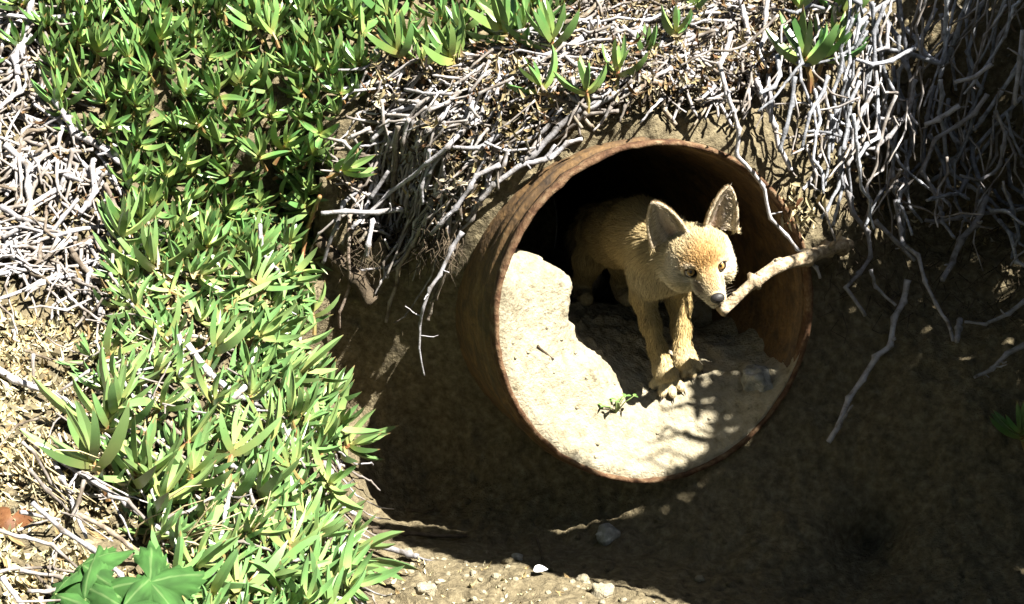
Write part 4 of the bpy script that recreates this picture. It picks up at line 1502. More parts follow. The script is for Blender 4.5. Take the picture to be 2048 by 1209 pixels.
# colour, hair direction and hair length at every point of the skin
wsum = np.zeros(len(pv))
colr = np.zeros((len(pv), 3))
flow = np.zeros((len(pv), 3))
hair = np.zeros(len(pv))
NOSE = hd(0, -.020, .060)
for pr in prims:
    d = d_prim(pr, pv)
    w = np.exp(-np.clip(d, -.01, .2) / .006)
    fl = pr[7]
    if isinstance(fl, str):
        fl = pv - NOSE
        fl = fl / np.linalg.norm(fl, axis=1)[:, None]
    else:
        fl = np.tile(np.asarray(fl, float) / np.linalg.norm(fl), (len(pv), 1))
    wsum += w
    colr += w[:, None] * np.array(pr[6])
    flow += w[:, None] * fl
    hair += w * pr[8]
colr /= wsum[:, None]
flow /= wsum[:, None]
hair /= wsum
hl = (pv - HO) @ HM                     # head coordinates
hdist = np.linalg.norm(pv - hd(0, 0, -.02), axis=1)
onhead = np.clip((.085 - hdist) / .02, 0, 1)


def blend(mask, c):
    global colr
    mask = np.clip(mask, 0, 1)[:, None]
    colr = colr * (1 - mask) + np.array(c) * mask


def blob(x, y, z, rx, ry, rz, soft=.5):
    q = np.sqrt(((hl[:, 0] - x) / rx) ** 2 + ((hl[:, 1] - y) / ry) ** 2 + ((hl[:, 2] - z) / rz) ** 2)
    return np.clip((1 - q) / soft, 0, 1)


blend(blob(0, .022, -.005, .030, .030, .045) * .9, ORANGE)
blend(blob(0, -.006, .022, .010, .02, .04) * .8, (.40, .24, .11))
for s in (-1, 1):
    blend(blob(.016 * s, -.016, .022, .0095, .014, .026) * .9, (.17, .135, .10))
    blend(blob(.0235 * s, .011, .004, .013, .0055, .012) * .55, CREAM)
    blend(blob(.0245 * s, -.0125, .002, .012, .0048, .014) * .8, CREAM)
    blend(blob(.043 * s, .0, -.02, .02, .03, .03) * .6, CREAM)
    blend(blob(.0235 * s, .0, .003, .0150, .0108, .014, .35), (.018, .013, .010))
    blend(blob(.0125 * s, -.0045, .012, .0055, .0045, .012, .5), (.03, .022, .016))
blend(blob(0, -.037, .03, .014, .009, .03), CREAM)
blend(blob(0, -.0335, .052, .010, .0022, .010, .3), (.03, .022, .018))
earin = np.zeros(len(pv))
for s, (pts, uvs) in zip((-1, 1), EAR):
    # inside of the ear: points in front of the shell
    out_n = HM @ (np.array((.42 * s, -.12, .9)) / np.linalg.norm((.42 * s, -.12, .9)))
    sel = np.where((np.linalg.norm(pv - hd(.054 * s, .075, -.05), axis=1) < .06) & (hl[:, 1] > .026))[0]
    for i in sel:
        dd_ = ((pts - pv[i]) ** 2).sum(1)
        k = dd_.argmin()
        if dd_[k] > .0065 ** 2:
            continue
        t, e = uvs[k]
        inn = (pv[i] - pts[k]) @ out_n > 0
        hair[i] = .0028
        flow[i] = HM @ np.array((.35 * s * e, 1.0, -.2))
        edge = abs(e)
        if inn:
            earin[i] = 1
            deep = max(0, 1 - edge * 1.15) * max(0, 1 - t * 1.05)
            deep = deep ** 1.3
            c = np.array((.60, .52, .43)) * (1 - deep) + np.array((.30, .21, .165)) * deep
            flow[i] = HM @ np.array((-e * s * .9 * 1.0, .55, .35))
            hair[i] = .007 if .45 < edge < .8 else .0012
            if edge > .72:
                c = np.array((.5, .42, .30))
            colr[i] = c
        else:
            colr[i] = np.array((.36, .25, .13)) * (1 - .25 * t)
# shade of the gaps between the toes, put into the coat colour
for t, d in CLAWS:
    pass
for grp_ in (CLAWS[:4], CLAWS[4:8]):
    for (ta, _), (tb, _) in zip(grp_[:-1], grp_[1:]):
        mid_ = (np.array(ta) + np.array(tb)) / 2
        dd_ = np.linalg.norm(pv - mid_, axis=1)
        blend(np.clip((.0095 - dd_) / .004, 0, 1) * .75, (.09, .06, .035))
# mottling
mot = fbm(pv, 90, 3, 71) * .10 + fbm(pv, 18, 2, 75) * .06
colr = np.clip(colr * (1 + mot)[:, None], .01, .9)

me = bpy.data.meshes.new("coyote_pup")
me.from_pydata(pv.tolist(), [], pq.tolist())
me.materials.append(M["fur_skin"])
me.polygons.foreach_set("use_smooth", [True] * len(me.polygons))
at = me.attributes.new("Col", 'FLOAT_COLOR', 'POINT')
at.data.foreach_set("color", np.column_stack([colr, np.ones(len(colr))]).astype(np.float32).ravel())
me.update()
pup = bpy.data.objects.new("coyote_pup", me)
COL.objects.link(pup)
tag(pup, "tan coyote pup with large upright ears standing in the pipe mouth, head lowered", "coyote pup")

# fur: strands rooted on the skin
nrm = np.empty(len(pv) * 3, dtype=np.float32)
me.vertices.foreach_get("normal", nrm)
nrm = nrm.reshape(-1, 3).astype(float)
tri = np.concatenate([pq[:, [0, 1, 2]], pq[:, [0, 2, 3]]])
A_, B_, C3 = pv[tri[:, 0]], pv[tri[:, 1]], pv[tri[:, 2]]
area = np.linalg.norm(np.cross(B_ - A_, C3 - A_), axis=1) * .5
# more strands on the head, which is nearest and sharpest
cen = (A_ + B_ + C3) / 3
hw = np.where(np.linalg.norm(cen - hd(0, .03, -.02), axis=1) < .10, 3.2, 1.0)
pr_ = area * hw
pr_ /= pr_.sum()
NH = 150000
ti = rng.choice(len(tri), NH, p=pr_)
r1, r2 = rng.random(NH), rng.random(NH)
fl_ = r1 + r2 > 1
r1[fl_], r2[fl_] = 1 - r1[fl_], 1 - r2[fl_]
bw = np.stack([1 - r1 - r2, r1, r2], -1)
mixv = lambda arr: (arr[tri[ti]] * (bw[..., None] if arr.ndim > 1 else bw)).sum(1)
rp_, rn_, rf_, rh_, rc_ = mixv(pv), mixv(nrm), mixv(flow), mixv(hair), mixv(colr)
rn_ /= np.linalg.norm(rn_, axis=1)[:, None]
rf_ -= rn_ * (rf_ * rn_).sum(1)[:, None]
rf_ /= np.linalg.norm(rf_, axis=1)[:, None] + 1e-9
# leave eyes and lids bare
hr = (rp_ - HO) @ HM
bare = np.zeros(NH, bool)
for s in (-1, 1):
    bare |= (((hr[:, 0] - .0235 * s) / .0125) ** 2 + (hr[:, 1] / .0095) ** 2 < 1) & (hr[:, 2] > -.012)
bare |= np.linalg.norm(rp_ - NOSE, axis=1) < .011
keep = ~bare
rp_, rn_, rf_, rh_, rc_ = rp_[keep], rn_[keep], rf_[keep], rh_[keep], rc_[keep]
NH = len(rp_)
swirl = np.stack([vnoise(rp_, 55, 91 + k) for k in range(3)], -1) * .10
dirn = rf_ * .9 + rn_ * .26 + swirl + rng.normal(size=(NH, 3)) * .22
dirn /= np.linalg.norm(dirn, axis=1)[:, None]
Ls = rh_ * rng.uniform(.7, 1.7, NH)
k_ = np.array([0, .35, .7, 1.0])
strand = rp_[:, None] + dirn[:, None] * (Ls[:, None] * k_)[..., None] + (rf_ * .35 - rn_ * .18)[:, None] * (Ls[:, None] * k_ ** 2 * .6)[..., None]
hc = bpy.data.hair_curves.new("fur")
hc.add_curves([4] * NH)
hc.attributes["position"].data.foreach_set("vector", strand.astype(np.float32).ravel())
ra = hc.attributes.get("radius") or hc.attributes.new("radius", 'FLOAT', 'POINT')
rr_ = (.00022 + .00012 * np.clip(rh_ / .012, 0, 1))[:, None] * np.array([1.0, .95, .7, .12])
ra.data.foreach_set("value", rr_.astype(np.float32).ravel())
ca = hc.attributes.new("Col", 'FLOAT_COLOR', 'CURVE')
tone = rng.normal(1.0, .16, NH).clip(.45, 1.5)
dark = (rng.random(NH) < .08)
tone[dark] *= .5
hcol = np.clip(rc_ * tone[:, None], .01, .85)
ca.data.foreach_set("color", np.column_stack([hcol, np.ones(NH)]).astype(np.float32).ravel())
fm, fnt, fb = new_mat("fur")
fa = N(fnt, "ShaderNodeAttribute", attribute_name="Col")
fnt.links.new(fa.outputs["Color"], fb.inputs["Base Color"])
fb.inputs["Roughness"].default_value = .7
fb.inputs["Specular IOR Level"].default_value = .25
hc.materials.append(fm)
fur = bpy.data.objects.new("fur", hc)
COL.objects.link(fur)
fur.parent = pup
tag(fur, kind="stuff")


# eyes: ball with amber iris and dark pupil, ringed by the dark lids of the skin
def eye_mat():
    m, nt, b = new_mat("eye")
    tc = N(nt, "ShaderNodeTexCoord")
    sx = N(nt, "ShaderNodeVectorMath", operation='LENGTH')
    mpn = N(nt, "ShaderNodeMapping")
    mpn.inputs["Scale"].default_value = (1, 1, 0)
    nt.links.new(tc.outputs["Object"], mpn.inputs[0])
    nt.links.new(mpn.outputs[0], sx.inputs[0])
    rp = ramp(nt, [(0.0, (.006, .005, .004)), (.0020 / .008, (.006, .005, .004)), (.0025 / .008, (.20, .11, .03)), (.0050 / .008, (.42, .27, .10)), (.0058 / .008, (.08, .045, .02)), (.0064 / .008, (.012, .01, .01))])
    rp.color_ramp.interpolation = 'LINEAR'
    dv_ = N(nt, "ShaderNodeMath", operation='DIVIDE')
    dv_.inputs[1].default_value = .008
    nt.links.new(sx.outputs["Value"], dv_.inputs[0])
    nt.links.new(dv_.outputs[0], rp.inputs[0])
    nt.links.new(rp.outputs[0], b.inputs["Base Color"])
    b.inputs["Roughness"].default_value = .08
    b.inputs["Specular IOR Level"].default_value = .7
    return m


def ball(name, r, mat, parent, sc=(1, 1, 1), seg=20, ring=14):
    V, Fc = [], []
    for i in range(ring + 1):
        ph = math.pi * i / ring
        for j in range(seg):
            t = 2 * math.pi * j / seg
            V.append((r * sc[0] * math.sin(ph) * math.cos(t), r * sc[1] * math.sin(ph) * math.sin(t), r * sc[2] * math.cos(ph)))
    for i in range(ring):
        for j in range(seg):
            Fc.append((i * seg + j, (i + 1) * seg + j, (i + 1) * seg + (j + 1) % seg, i * seg + (j + 1) % seg))
    return mesh_obj(name, V, Fc, mat, parent, True)


M["eye"] = eye_mat()
M["nose"] = noise_mat("nose_leather", [(0.3, (.012, .011, .011)), (.7, (.03, .028, .028))], scale=300, bump=.5, bscale=600, bdist=.001, rough=.5, spec=.3)
M["claw"] = noise_mat("claw", [(0.3, (.02, .016, .013)), (.7, (.07, .055, .04))], scale=100, bump=.1, rough=.4)
for s in (-1, 1):
    e = ball("eye", .0094, M["eye"], pup)
    c = hd(.0232 * s, 0, -.0012)
    gaze = CAM + np.array((.0, 0, 0)) - c
    gaze = gaze / np.linalg.norm(gaze) * .75 + HZ * .25
    e.matrix_world = Matrix.Translation(Vector(c)) @ Vector(gaze).to_track_quat('Z', 'Y').to_matrix().to_4x4()
ns = ball("nose", .0098, M["nose"], pup, (1.12, .84, .8))
ns.matrix_world = Matrix.Translation(Vector(hd(0, -.0200, .0585))) @ Matrix(HM.tolist()).to_4x4()
for s in (-1, 1):
    nb_ = ball("nostril", .0021, M["eye"], ns, (1.2, .8, .6), 10, 8)
    nb_.matrix_local = Matrix.Translation((.0048 * s, -.0012, .0058))
    nb_.data.materials[0] = M["claw"]
for p, d in CLAWS:
    d = d / np.linalg.norm(d)
    V, Fc = tube([p - d * .004, p, p + d * .004 + np.array((0, 0, -.001)), p + d * .0065 + np.array((0, 0, -.0028))], [.0016, .0016, .0012, .0003], 6)
    mesh_obj("claw", V, Fc, M["claw"], pup, True)

for s in (-1, 1):
    for k in range(6):
        a = hd(.0085 * s, -.027 - .002 * (k % 3), .046 - .004 * (k // 2))
        b = hd((.034 + .007 * (k % 3)) * s, -.030 - .006 * (k % 3), .030 - .012 * (k // 2))
        V, Fc = tube([a, (a + b) / 2 + HY * .004, b], [.0004, .0003, .00012], 4)
        mesh_obj("whisker", V, Fc, M["claw"], pup, True)

# ------------------------------------------------------------------ single things on and round the pipe
# gnawed branch reaching across the mouth to the pup's nose
bp_ = [P(1441, 624, -.022), P(1462, 602, -.018), P(1500, 574, -.005), P(1540, 546, .010), P(1575, 524, .028), P(1625, 510, .060), P(1700, 488, .13)]
b0 = np.array(bp_[0])
p_, r_ = woody(np.array(bp_) - b0, .0095, .0115, node=.055, jitter=.0022, step=.007, rs=rs)
r_ = r_ * (1 + .16 * fbm(p_, 130, 2, 5))
V, Fc = tube(p_, r_, 10)
V = V + (fbm(V, 260, 2, 9) * .0011)[:, None] * np.array((0, -.6, .8))
br = mesh_obj("branch", V, Fc, M["bark"], None, True)
br.location = b0
tag(br, "gnarled pale branch reaching from the right to the pup's nose", "branch")
for k in range(16):
    i = rs.randrange(2, 10)
    kn = ball("knob", rs.uniform(.0028, .0058), M["bark"], br, (1, 1.1, .8), 9, 6)
    ang = rs.uniform(0, 6.28)
    kn.location = p_[i] + np.array((math.cos(ang), .4 * math.cos(ang + 1), math.sin(ang))) * r_[i] * .8
tw, r2 = woody([p_[len(p_) // 2 + 3], p_[len(p_) // 2 + 3] + np.array((.012, -.02, .018)), p_[len(p_) // 2 + 3] + np.array((.02, -.022, .034))], .004, .0025, node=.02, step=.006, rs=rs)
V, Fc = tube(tw, r2, 6)
mesh_obj("twig_stub", V, Fc, M["bark"], br, True)


def rock(name, loc, r, mat, label, cat, group=None, seed=0, sub=3, amp=.28, squash=(1, 1, .75), freq=1.6):
    import bmesh
    bm = bmesh.new()
    bmesh.ops.create_icosphere(bm, subdivisions=sub, radius=1.0)
    vs = np.array([v.co[:] for v in bm.verts])
    n = fbm(vs, freq, 4, seed, .55)
    vs = vs * (1 + amp * n)[:, None] * np.array(squash) * r
    for v, c in zip(bm.verts, vs):
        v.co = c
    me = bpy.data.meshes.new(name)
    bm.to_mesh(me)
    bm.free()
    me.materials.append(mat)
    me.polygons.foreach_set("use_smooth", [True] * len(me.polygons))
    o = bpy.data.objects.new(name, me)
    COL.objects.link(o)
    o.location = loc
    o.rotation_euler = (rs.uniform(-.3, .3), rs.uniform(-.3, .3), rs.uniform(0, 6))
    tag(o, label, cat, group)
    return o


h_ = any_hit(1530, 770)
rock("stone", h_[0] + AX * .012 + np.array((-.004, 0, .004)), .028, M["stone"], "rough grey stone lying in the pipe against its right wall", "stone", seed=3, sub=4, amp=.3)
for k in range(26):
    u, v = rs.uniform(990, 1520), rs.uniform(640, 940)
    d = Vector(ray(u, v)).normalized()
    loc, nor, i, dist = fill_bvh.ray_cast(Vector(CAM), d)
    if loc is None or (loc - Vector(PAW_L)).length < .05 or (loc - Vector(PAW_R)).length < .05:
        continue
    rl = np.array(loc) - P0
    if math.hypot(rl @ LX, rl[2]) > PR - .02 or rl @ AX < .004:
        continue
    rock("crumb", np.array(loc), rs.uniform(.0018, .0042), M["pale_soil"], "small crumb of pale earth on the slope inside the pipe", "crumb", "earth crumbs inside the pipe", seed=k, sub=2)
for k, (u, v, r, lb) in enumerate([(1035, 1118, .008, "round dark pebble on the lip of sunlit dirt below the pipe"), (815, 1108, .008, "pale clod perched on the edge of the sunlit dirt lip"), (1165, 1162, .009, "tan stone at the right end of the sunlit dirt lip"),
                                   (1400, 1160, .007, "small tan pebble in the shade right of the sunlit lip"), (850, 1185, .014, "broad pale clod near the bottom edge of the sunlit dirt"), (1205, 1190, .016, "largest pale clod in the sunlit dirt near the bottom edge"),
                                   (1215, 1075, .018, "grey brown stone half buried in the shaded dirt below the pipe"), (1300, 760, .005, "tiny white pebble beside the pup's front paws")]):
    h_ = any_hit(u, v)
    if h_:
        rock("pebble" if r < .012 else "stone", h_[0] + np.array((0, 0, r * .25)), r, M["stone"] if k in (0, 6) else M["pale_soil"], lb, "stone", None, seed=50 + k, sub=3)
for k in range(70):
    u, v = rs.uniform(680, 1330), rs.uniform(1090, 1209)
    if not in_poly(u, v, POLY_LIP):
        continue
    loc, nor = bank_hit(u, v)
    rock("pebble", loc, rs.uniform(.0022, .0055), M["pale_soil"], "small pale crumb on the sunlit dirt lip", "pebble", "crumbs on the sunlit lip", seed=100 + k, sub=2)
for k in range(60):
    u, v = rs.uniform(0, 260), rs.uniform(600, 1200)
    if not in_poly(u, v, POLY_DIRT_L):
        continue
    loc, nor = bank_hit(u, v)
    rock("pebble", loc, rs.uniform(.004, .012), M["soil"], "crumb of dry earth on the sunlit dirt at the left edge", "pebble", "crumbs on the left hand dirt", seed=200 + k, sub=2, amp=.35)
for k in range(40):
    u, v = rs.uniform(700, 1900), rs.uniform(1000, 1200)
    loc, nor = bank_hit(u, v)
    if loc is None or in_poly(u, v, POLY_LIP):
        continue
    rock("pebble", loc, rs.uniform(.003, .009), M["soil"], "crumb of earth on the shaded floor of the hollow", "pebble", "crumbs in the shaded hollow", seed=300 + k, sub=2, amp=.35)

# root curving out of the earth in the hollow left of the pipe
pts = lifted([(632, 480), (668, 500), (702, 530), (725, 566), (742, 604)], .012)
dead_stem(pts, .012, .015, "thick brown root curving down in the dark hollow left of the pipe", None, mat="root", name="root", node=.09, jitter=.003)
for pix, r, lb in (([(745, 1062), (830, 1068), (935, 1071)], .0042, "straight brown stick lying on the floor of the dark hollow"), ([(690, 1050), (745, 1056), (768, 1053)], .003, "short twig at the left end of the straight stick in the hollow"),
                   ([(1072, 1072), (1080, 1105), (1092, 1138)], .0022, "thin upright twig at the back of the sunlit lip"), ([(812, 1020), (850, 1028), (868, 1018)], .0022, "pale bent straw on the floor of the dark hollow"),
                   ([(1075, 695), (1108, 722)], .0020, "dark splinter lying on the bright earth in the pipe"), ([(1130, 150, .02), (1128, 152, .03), (1126, 160, .03)], .002, "")):
    if not lb:
        continue
    if pix[0][0] == 1075:
        pts = [any_hit(u, v)[0] + np.array((0, -.002, .002)) for u, v in pix]
        pts.insert(1, (pts[0] + pts[1]) / 2)
    else:
        pts = lifted(pix, .006)
    o = dead_stem(pts, r, r * .7, lb, None, mat="root", name="stick", jitter=.0012)
    o["category"] = "stick"


def blade_leaf(name, parent, mat, base, d, up, L, W, fold=.25, droop=.25, n=6, teeth=0, z_=None):
    """a flat leaf with a folded midrib, drooping towards its tip"""
    d = np.array(d) / np.linalg.norm(d)
    up = np.array(up) - d * (np.array(up) @ d)
    up /= np.linalg.norm(up)
    s_ = np.cross(d, up)
    V, Fc, uv = [], [], []
    for i in range(n + 1):
        t = i / n
        w = W * .5 * (math.sin(math.pi * min(1, t ** .75)) ** .8 if 0 < t < 1 else .02)
        if teeth and i % 2:
            w *= 1 - teeth
        c = np.array(base) + d * L * t - up * droop * L * t * t
        V += [c + s_ * w + up * w * fold, c, c - s_ * w + up * w * fold]
        uv += [t] * 3
    for i in range(n):
        a = 3 * i
        Fc += [(a, a + 1, a + 4, a + 3), (a + 1, a + 2, a + 5, a + 4)]
    o = mesh_obj(name, V, Fc, mat, parent, True)
    ul = o.data.uv_layers.new(name="UVMap")
    for lp, l in zip(ul.data, o.data.loops):
        lp.uv = (uv[l.vertex_index], .5)
    return o


M["weed_leaf"] = leaf_mat("weed_leaf", [(0, (.22, .30, .10)), (.5, (.12, .24, .06)), (1, (.14, .26, .08))], trans=.3)
M["weed_leaf_broad"] = None
wb_ = any_hit(1232, 826)[0]
weed = empty("weed_seedling", wb_)
tag(weed, "little green weed seedling growing in the bright earth inside the pipe", "weed")
for k in range(7):
    a = k * .9 + rs.uniform(-.3, .3)
    hgt = rs.uniform(.012, .034)
    tip = np.array((math.cos(a) * rs.uniform(.008, .030), math.sin(a) * .012 - .012, hgt))
    V, Fc = tube([np.zeros(3), tip * .5 + np.array((0, 0, .004)), tip], [.0011, .0009, .0007], 5)
    mesh_obj("stalk", V, Fc, M["weed_leaf"], weed, True)
    for h in range(2):
        dd_ = np.array((math.cos(a + h * 2.2 - 1.1), math.sin(a + h * 2.2 - 1.1) - .3, .35))
        blade_leaf("leaf", weed, M["weed_leaf"], tip, dd_, (0, -.3, 1), rs.uniform(.008, .014), rs.uniform(.004, .007))

# broad lobed leaves at the bottom left corner
def broad_mat():
    m, nt, b = new_mat("broad_leaf")
    at_ = N(nt, "ShaderNodeAttribute", attribute_name="Col")
    nt.links.new(at_.outputs["Color"], b.inputs["Base Color"])
    b.inputs["Roughness"].default_value = .7
    b.inputs["Specular IOR Level"].default_value = .25
    n2 = N(nt, "ShaderNodeTexNoise", Scale=140.0, Detail=5.0)
    bp = N(nt, "ShaderNodeBump", Strength=.5, Distance=.003)
    nt.links.new(n2.outputs["Fac"], bp.inputs["Height"])
    nt.links.new(bp.outputs[0], b.inputs["Normal"])
    tr = N(nt, "ShaderNodeBsdfTranslucent")
    nt.links.new(at_.outputs["Color"], tr.inputs["Color"])
    mx = N(nt, "ShaderNodeMixShader")
    mx.inputs[0].default_value = .35
    nt.links.new(b.outputs[0], mx.inputs[1])
    nt.links.new(tr.outputs[0], mx.inputs[2])
    nt.links.new(mx.outputs[0], nt.nodes["Material Output"].inputs["Surface"])
    return m


M["broad_leaf"] = broad_mat()


def palmate(parent, centre, normal, tipdir, R0, lobes, seed):
    r_ = random.Random(seed)
    nrm_ = np.array(normal) / np.linalg.norm(normal)
    t = np.array(tipdir) - nrm_ * (np.array(tipdir) @ nrm_)
    t /= np.linalg.norm(t)
    s_ = np.cross(nrm_, t)
    NA, NR = 120, 9
    V, Fc, C = [], [], []
    span = math.radians(320)
    axes = [-.42 * span + .84 * span * k / (lobes - 1) for k in range(lobes)]
    for i in range(NA + 1):
        a = -span / 2 + span * i / NA
        near_ = min(abs(a - x) for x in axes)
        half = .42 * span / (lobes - 1)
        tooth = .075 * (((i * .25) % 1.0) * 2 - .6)
        edge = R0 * (.55 + .45 * max(0, 1 - (near_ / half)) ** .8) * (1 - .20 * abs(a) / math.pi)
        for j in range(NR + 1):
            f = j / NR
            rr = edge * f + (R0 * tooth if j == NR else (R0 * tooth * .3 if j == NR - 1 else 0))
            z = -.40 * R0 * f * f - .06 * R0 * f * max(0, 1 - near_ / half) + .03 * R0 * math.sin(3.0 * a + 4 * f + seed) * f
            V.append(np.array(centre) + (t * math.cos(a) + s_ * math.sin(a)) * rr + nrm_ * z)
            g = np.array((.045, .125, .028)) * (1 + .10 * math.sin(a * 5 + f * 3))
            if near_ * rr < .0009 and j > 0 and 0 < f < .93:
                g = np.array((.11, .20, .065))
            C.append(g * (1 + .35 * float(vnoise(V[-1][None], 90, 4)[0]) + .25 * float(vnoise(V[-1][None], 220, 5)[0])))
    for i in range(NA):
        for j in range(NR):
            a = i * (NR + 1) + j
            b = (i + 1) * (NR + 1) + j
            Fc.append((a, a + 1, b + 1, b))
    o = mesh_obj("leaf", V, Fc, M["broad_leaf"], parent, True)
    at_ = o.data.attributes.new("Col", 'FLOAT_COLOR', 'POINT')
    at_.data.foreach_set("color", np.column_stack([np.array(C), np.ones(len(C))]).astype(np.float32).ravel())
    return o


bw_base = P(230, 1290, -.66)
weed2 = empty("broadleaf_weed", bw_base)
tag(weed2, "weed with large lobed green leaves at the bottom left corner", "weed")
for c, nrm_, td, R0, sd in ((P(170, 1200, -.70), (-.25, -.75, .35), (-.5, -.2, -.6), .066, 1), (P(300, 1165, -.69), (.30, -.65, .70), (.7, -.4, -.35), .068, 2), (P(165, 1130, -.665), (-.55, -.25, .8), (-.3, .5, .7), .050, 3), (P(245, 1215, -.72), (.1, -.8, .55), (.2, -.4, -.8), .060, 4), (P(345, 1205, -.67), (.55, -.35, .75), (.9, .1, -.3), .050, 5), (P(110, 1190, -.69), (-.6, -.5, .6), (-.8, -.1, -.3), .050, 6)):
    palmate(weed2, np.array(c) - bw_base, nrm_, td, R0, 5, sd)
    V, Fc = tube([np.array((0, 0, 0)), (np.array(c) - bw_base) * .6 + np.array((0, .01, .01)), np.array(c) - bw_base], [.0028, .0024, .0018], 6)
    mesh_obj("leaf_stalk", V, Fc, M["weed_leaf"], weed2, True)

# brown fallen leaf at the left edge, white petal on the lip, purple flowers
h_ = bank_hit(30, 1050)
o = palmate(None, h_[0] + np.array((0, -.008, .012)), (.35, -.55, .75), (-.2, -.3, -.9), .034, 3, 9)
o.name = "fallen_leaf"
o.data.materials[0] = M["brown_leaf"]
tag(o, "curled orange brown fallen leaf on the dirt at the left edge", "fallen leaf")
M["petal"] = noise_mat("white_petal", [(0.3, (.7, .7, .72)), (.7, (.8, .8, .8))], bump=.1)
h_ = any_hit(1078, 1148)
o = blade_leaf("petal", None, M["petal"], h_[0] + np.array((-.008, -.002, .006)), (.8, -.2, .25), (0, -.6, .8), .020, .012, fold=.5)
tag(o, "small white petal lying on the sunlit dirt lip", "petal")
M["purple"] = noise_mat("purple_petal", [(0.3, (.25, .06, .30)), (.7, (.40, .12, .45))], bump=.1)
for u, v, lb in ((583, 418, "tiny purple flower at the right edge of the upper ice plant mat"), (542, 752, "tiny purple flower above the bleached stem on the left mound")):
    h_ = bank_hit(u, v)
    d = ray(u, v)
    c = h_[0] - d / np.linalg.norm(d) * .055
    fl = empty("purple_flower", c)
    tag(fl, lb, "flower")
    for k in range(6):
        a = k * math.pi / 3
        blade_leaf("petal", fl, M["purple"], (0, 0, 0), (math.cos(a), -.35, math.sin(a)), (0, -1, .2), .0065, .0035)
    V, Fc = tube([(0, 0, 0), (0, .01, -.02), (0, .02, -.045)], .001, 5)
    mesh_obj("flower_stalk", V, Fc, M["weed_leaf"], fl, True)

# dry grass tufts and the dried cluster hanging at the pipe's right rim
M["straw"] = random_tint(noise_mat("straw", [(0.3, (.24, .19, .10)), (.6, (.40, .34, .20)), (.75, (.48, .43, .30))], bump=.1), .7, 1.15, .01)
for u, v, n, L, dv_, lb in ((500, 450, 26, .12, (.05, 1), "bunch of dry straw hanging down over the left mound's edge"), (60, 915, 22, .08, (.5, .6), "matted dry grass on the dirt at the far left"), (330, 1085, 18, .09, (.6, -.4), "dry grass stalks sticking out beside the broad green leaf"), (455, 1060, 16, .07, (.3, -.9), "dry grass tuft in the middle of the lower mound"), (1100, 60, 12, .07, (-.2, .9), "dry brown blades hanging between shoots at the top edge"), (250, 700, 16, .08, (.9, .3), "dry grass on the dirt beside the pale plants")):
    h_ = bank_hit(u, v)
    d = ray(u, v)
    c = h_[0] - d / np.linalg.norm(d) * .03
    tf = empty("dry_grass_tuft", c)
    tag(tf, lb, "dry grass")
    for k in range(n):
        dd_ = img_dir(dv_[0] + rs.gauss(0, .45), dv_[1] + rs.gauss(0, .3), rs.uniform(-.1, .35))
        st_ = np.array((rs.gauss(0, .014), rs.gauss(0, .008), rs.gauss(0, .012)))
        ln = L * rs.uniform(.5, 1.1)
        side = np.array((rs.gauss(0, 1), 0, rs.gauss(0, 1))) * ln * .12
        V, Fc = tube([st_, st_ + dd_ * ln * .35 + side, st_ + dd_ * ln * .7 + side * .6 + np.array((0, 0, -.05 * ln)), st_ + dd_ * ln + np.array((0, 0, -.15 * ln))], [.0013, .0012, .0010, .0004], 4)
        mesh_obj("straw", V, Fc, M["straw"], tf, True)
for c, n, sp, lb in ((P(1600, 425, .07), 34, .022, "cluster of curled dry leaves hanging at the pipe's upper right rim"), (P(1575, 395, .085), 14, .016, "small knot of reddish dry leaves just above the hanging cluster"), (P(765, 160, .10), 14, .014, "shrivelled brown tuft at the left edge of the root mat")):
    cl_ = empty("dry_leaf_cluster", c)
    tag(cl_, lb, "dry leaves")
    for k in range(n):
        b_ = np.array((rs.gauss(0, sp * .7), rs.gauss(0, .01), rs.gauss(0, sp)))
        blade_leaf("dry_leaf", cl_, M["straw"] if rs.random() < .75 else M["brown_leaf"], b_, (rs.gauss(0, .6), rs.gauss(-.3, .4), rs.gauss(-.5, .6)), (rs.gauss(0, 1), -1, rs.gauss(0, 1)), rs.uniform(.014, .030), rs.uniform(.004, .008), fold=.7, droop=rs.uniform(-.4, .6), n=4)

# hair-fine rootlets under the lower edge of the root mat
rl = Geo()
for k in range(150):
    u, v = rs.uniform(700, 950), rs.uniform(430, 500)
    if u > 930 and v > 440:
        continue
    loc, nor = bank_hit(u, v)
    d = ray(u, v)
    c = loc - d / np.linalg.norm(d) * rs.uniform(.0, .045)
    ln = rs.uniform(.02, .07)
    a = np.array((rs.gauss(0, .3), rs.gauss(0, .15), -1.0))
    s2 = np.array((rs.gauss(0, .012), rs.gauss(0, .006), 0))
    rl.add(*tube([c, c + a * ln * .4 + s2, c + a * ln * .75 - s2 * .5, c + a * ln], [.0011, .0009, .0007, .0003], 3))
for k in range(160):
    u, v = rs.uniform(1650, 2040), rs.uniform(380, 640)
    loc, nor = bank_hit(u, v)
    d = ray(u, v)
    c = loc - d / np.linalg.norm(d) * rs.uniform(.0, .05)
    ln = rs.uniform(.02, .08)
    a = np.array((rs.gauss(0, .4), rs.gauss(0, .15), -1.0))
    s2 = np.array((rs.gauss(0, .014), rs.gauss(0, .006), 0))
    rl.add(*tube([c, c + a * ln * .4 + s2, c + a * ln * .75 - s2 * .5, c + a * ln], [.0011, .0009, .0007, .0003], 3))
tag(rl.build("rootlets", M["root"]), "fine dark rootlets hanging under the mats", "rootlets", kind="stuff")

# ------------------------------------------------------------------ a label of its own for each repeat
ORD = "zeroth first second third fourth fifth sixth seventh eighth ninth tenth eleventh twelfth thirteenth fourteenth fifteenth sixteenth seventeenth eighteenth nineteenth twentieth".split()


def nth(k):
    return ORD[k] if k < len(ORD) else "twenty-" + ORD[k - 20]


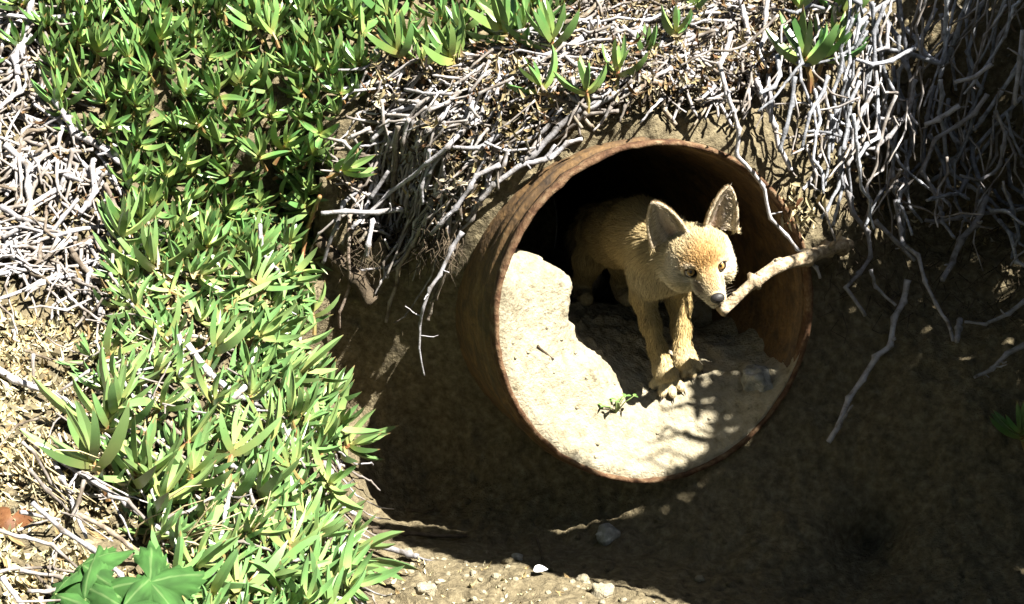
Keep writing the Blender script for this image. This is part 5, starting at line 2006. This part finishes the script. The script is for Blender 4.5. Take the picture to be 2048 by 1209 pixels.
def own_labels(items, make, band):
    """name each by its looks, then by its row from the top and its place in that row"""
    rows = {}
    for o, pts in items:
        uv = [project(p) for p in pts]
        u = sum(a for a, b in uv) / len(uv)
        v = sum(b for a, b in uv) / len(uv)
        rows.setdefault(o["group"], []).append((u, v, o, uv))
    for grp, lst in rows.items():
        lst.sort(key=lambda t: t[1])
        chunk = max(5, round(math.sqrt(len(lst)) * band))
        for r in range(0, len(lst), chunk):
            row = sorted(lst[r:r + chunk], key=lambda t: t[0])
            for k, (u, v, o, uv) in enumerate(row):
                o["label"] = "%s, %s from left, %s row" % (make(o, uv), nth(k + 1), "top" if r == 0 else nth(r // chunk + 1))


def shoot_words(o, uv):
    du, dv = uv[-1][0] - uv[0][0], uv[-1][1] - uv[0][1]
    lean = "left leaning " if du < -.5 * abs(dv) else ("right leaning " if du > .5 * abs(dv) else "upright ")
    g = o["group"]
    where = "in the upper left mat" if "upper left" in g else ("on the lower left mound" if "lower left" in g else ("along the top edge" if "top edge" in g else "in the top left corner"))
    return lean + ("pale " if "lower left" in g else "green ") + "ice plant shoot " + where


def stem_words(o, uv):
    du, dv = abs(uv[-1][0] - uv[0][0]), abs(uv[-1][1] - uv[0][1])
    L = math.hypot(du, dv)
    a = "upright " if dv > 2 * du else ("level " if du > 2 * dv else "slanting ")
    g = o["group"]
    where = "in the mat above the pipe" if "above" in g else ("in the shaded curtain" if "curtain" in g else ("on the lower left mound" if "lower" in g else "in the left tangle"))
    return ("long " if L > 150 else "short ") + a + ("bleached " if "left" in g else "") + "dead stem " + where


own_labels(SH_AUTO, shoot_words, 1.15)
own_labels(AUTO, stem_words, 1.15)
by = {}
for o in list(COL.objects):
    if o.get("group") in ("earth crumbs inside the pipe", "crumbs on the sunlit lip", "crumbs on the left hand dirt", "crumbs in the shaded hollow", "tufts on the drooping strands"):
        by.setdefault(o["group"], []).append(o)
for g, lst in by.items():
    own_labels([(o, [np.array(o.matrix_basis.translation)]) for o in lst], lambda o, uv: o["label"].replace("small crumb of pale earth on the slope inside the pipe", "crumb of pale earth inside the pipe").replace("crumb of dry earth on the sunlit dirt at the left edge", "crumb of dry earth on the left dirt").replace("crumb of earth on the shaded floor of the hollow", "crumb of earth on the shaded floor").replace("tuft of narrow leaves on the strands drooping over the hollow", "tuft of narrow leaves drooping over the hollow"), 1.4)
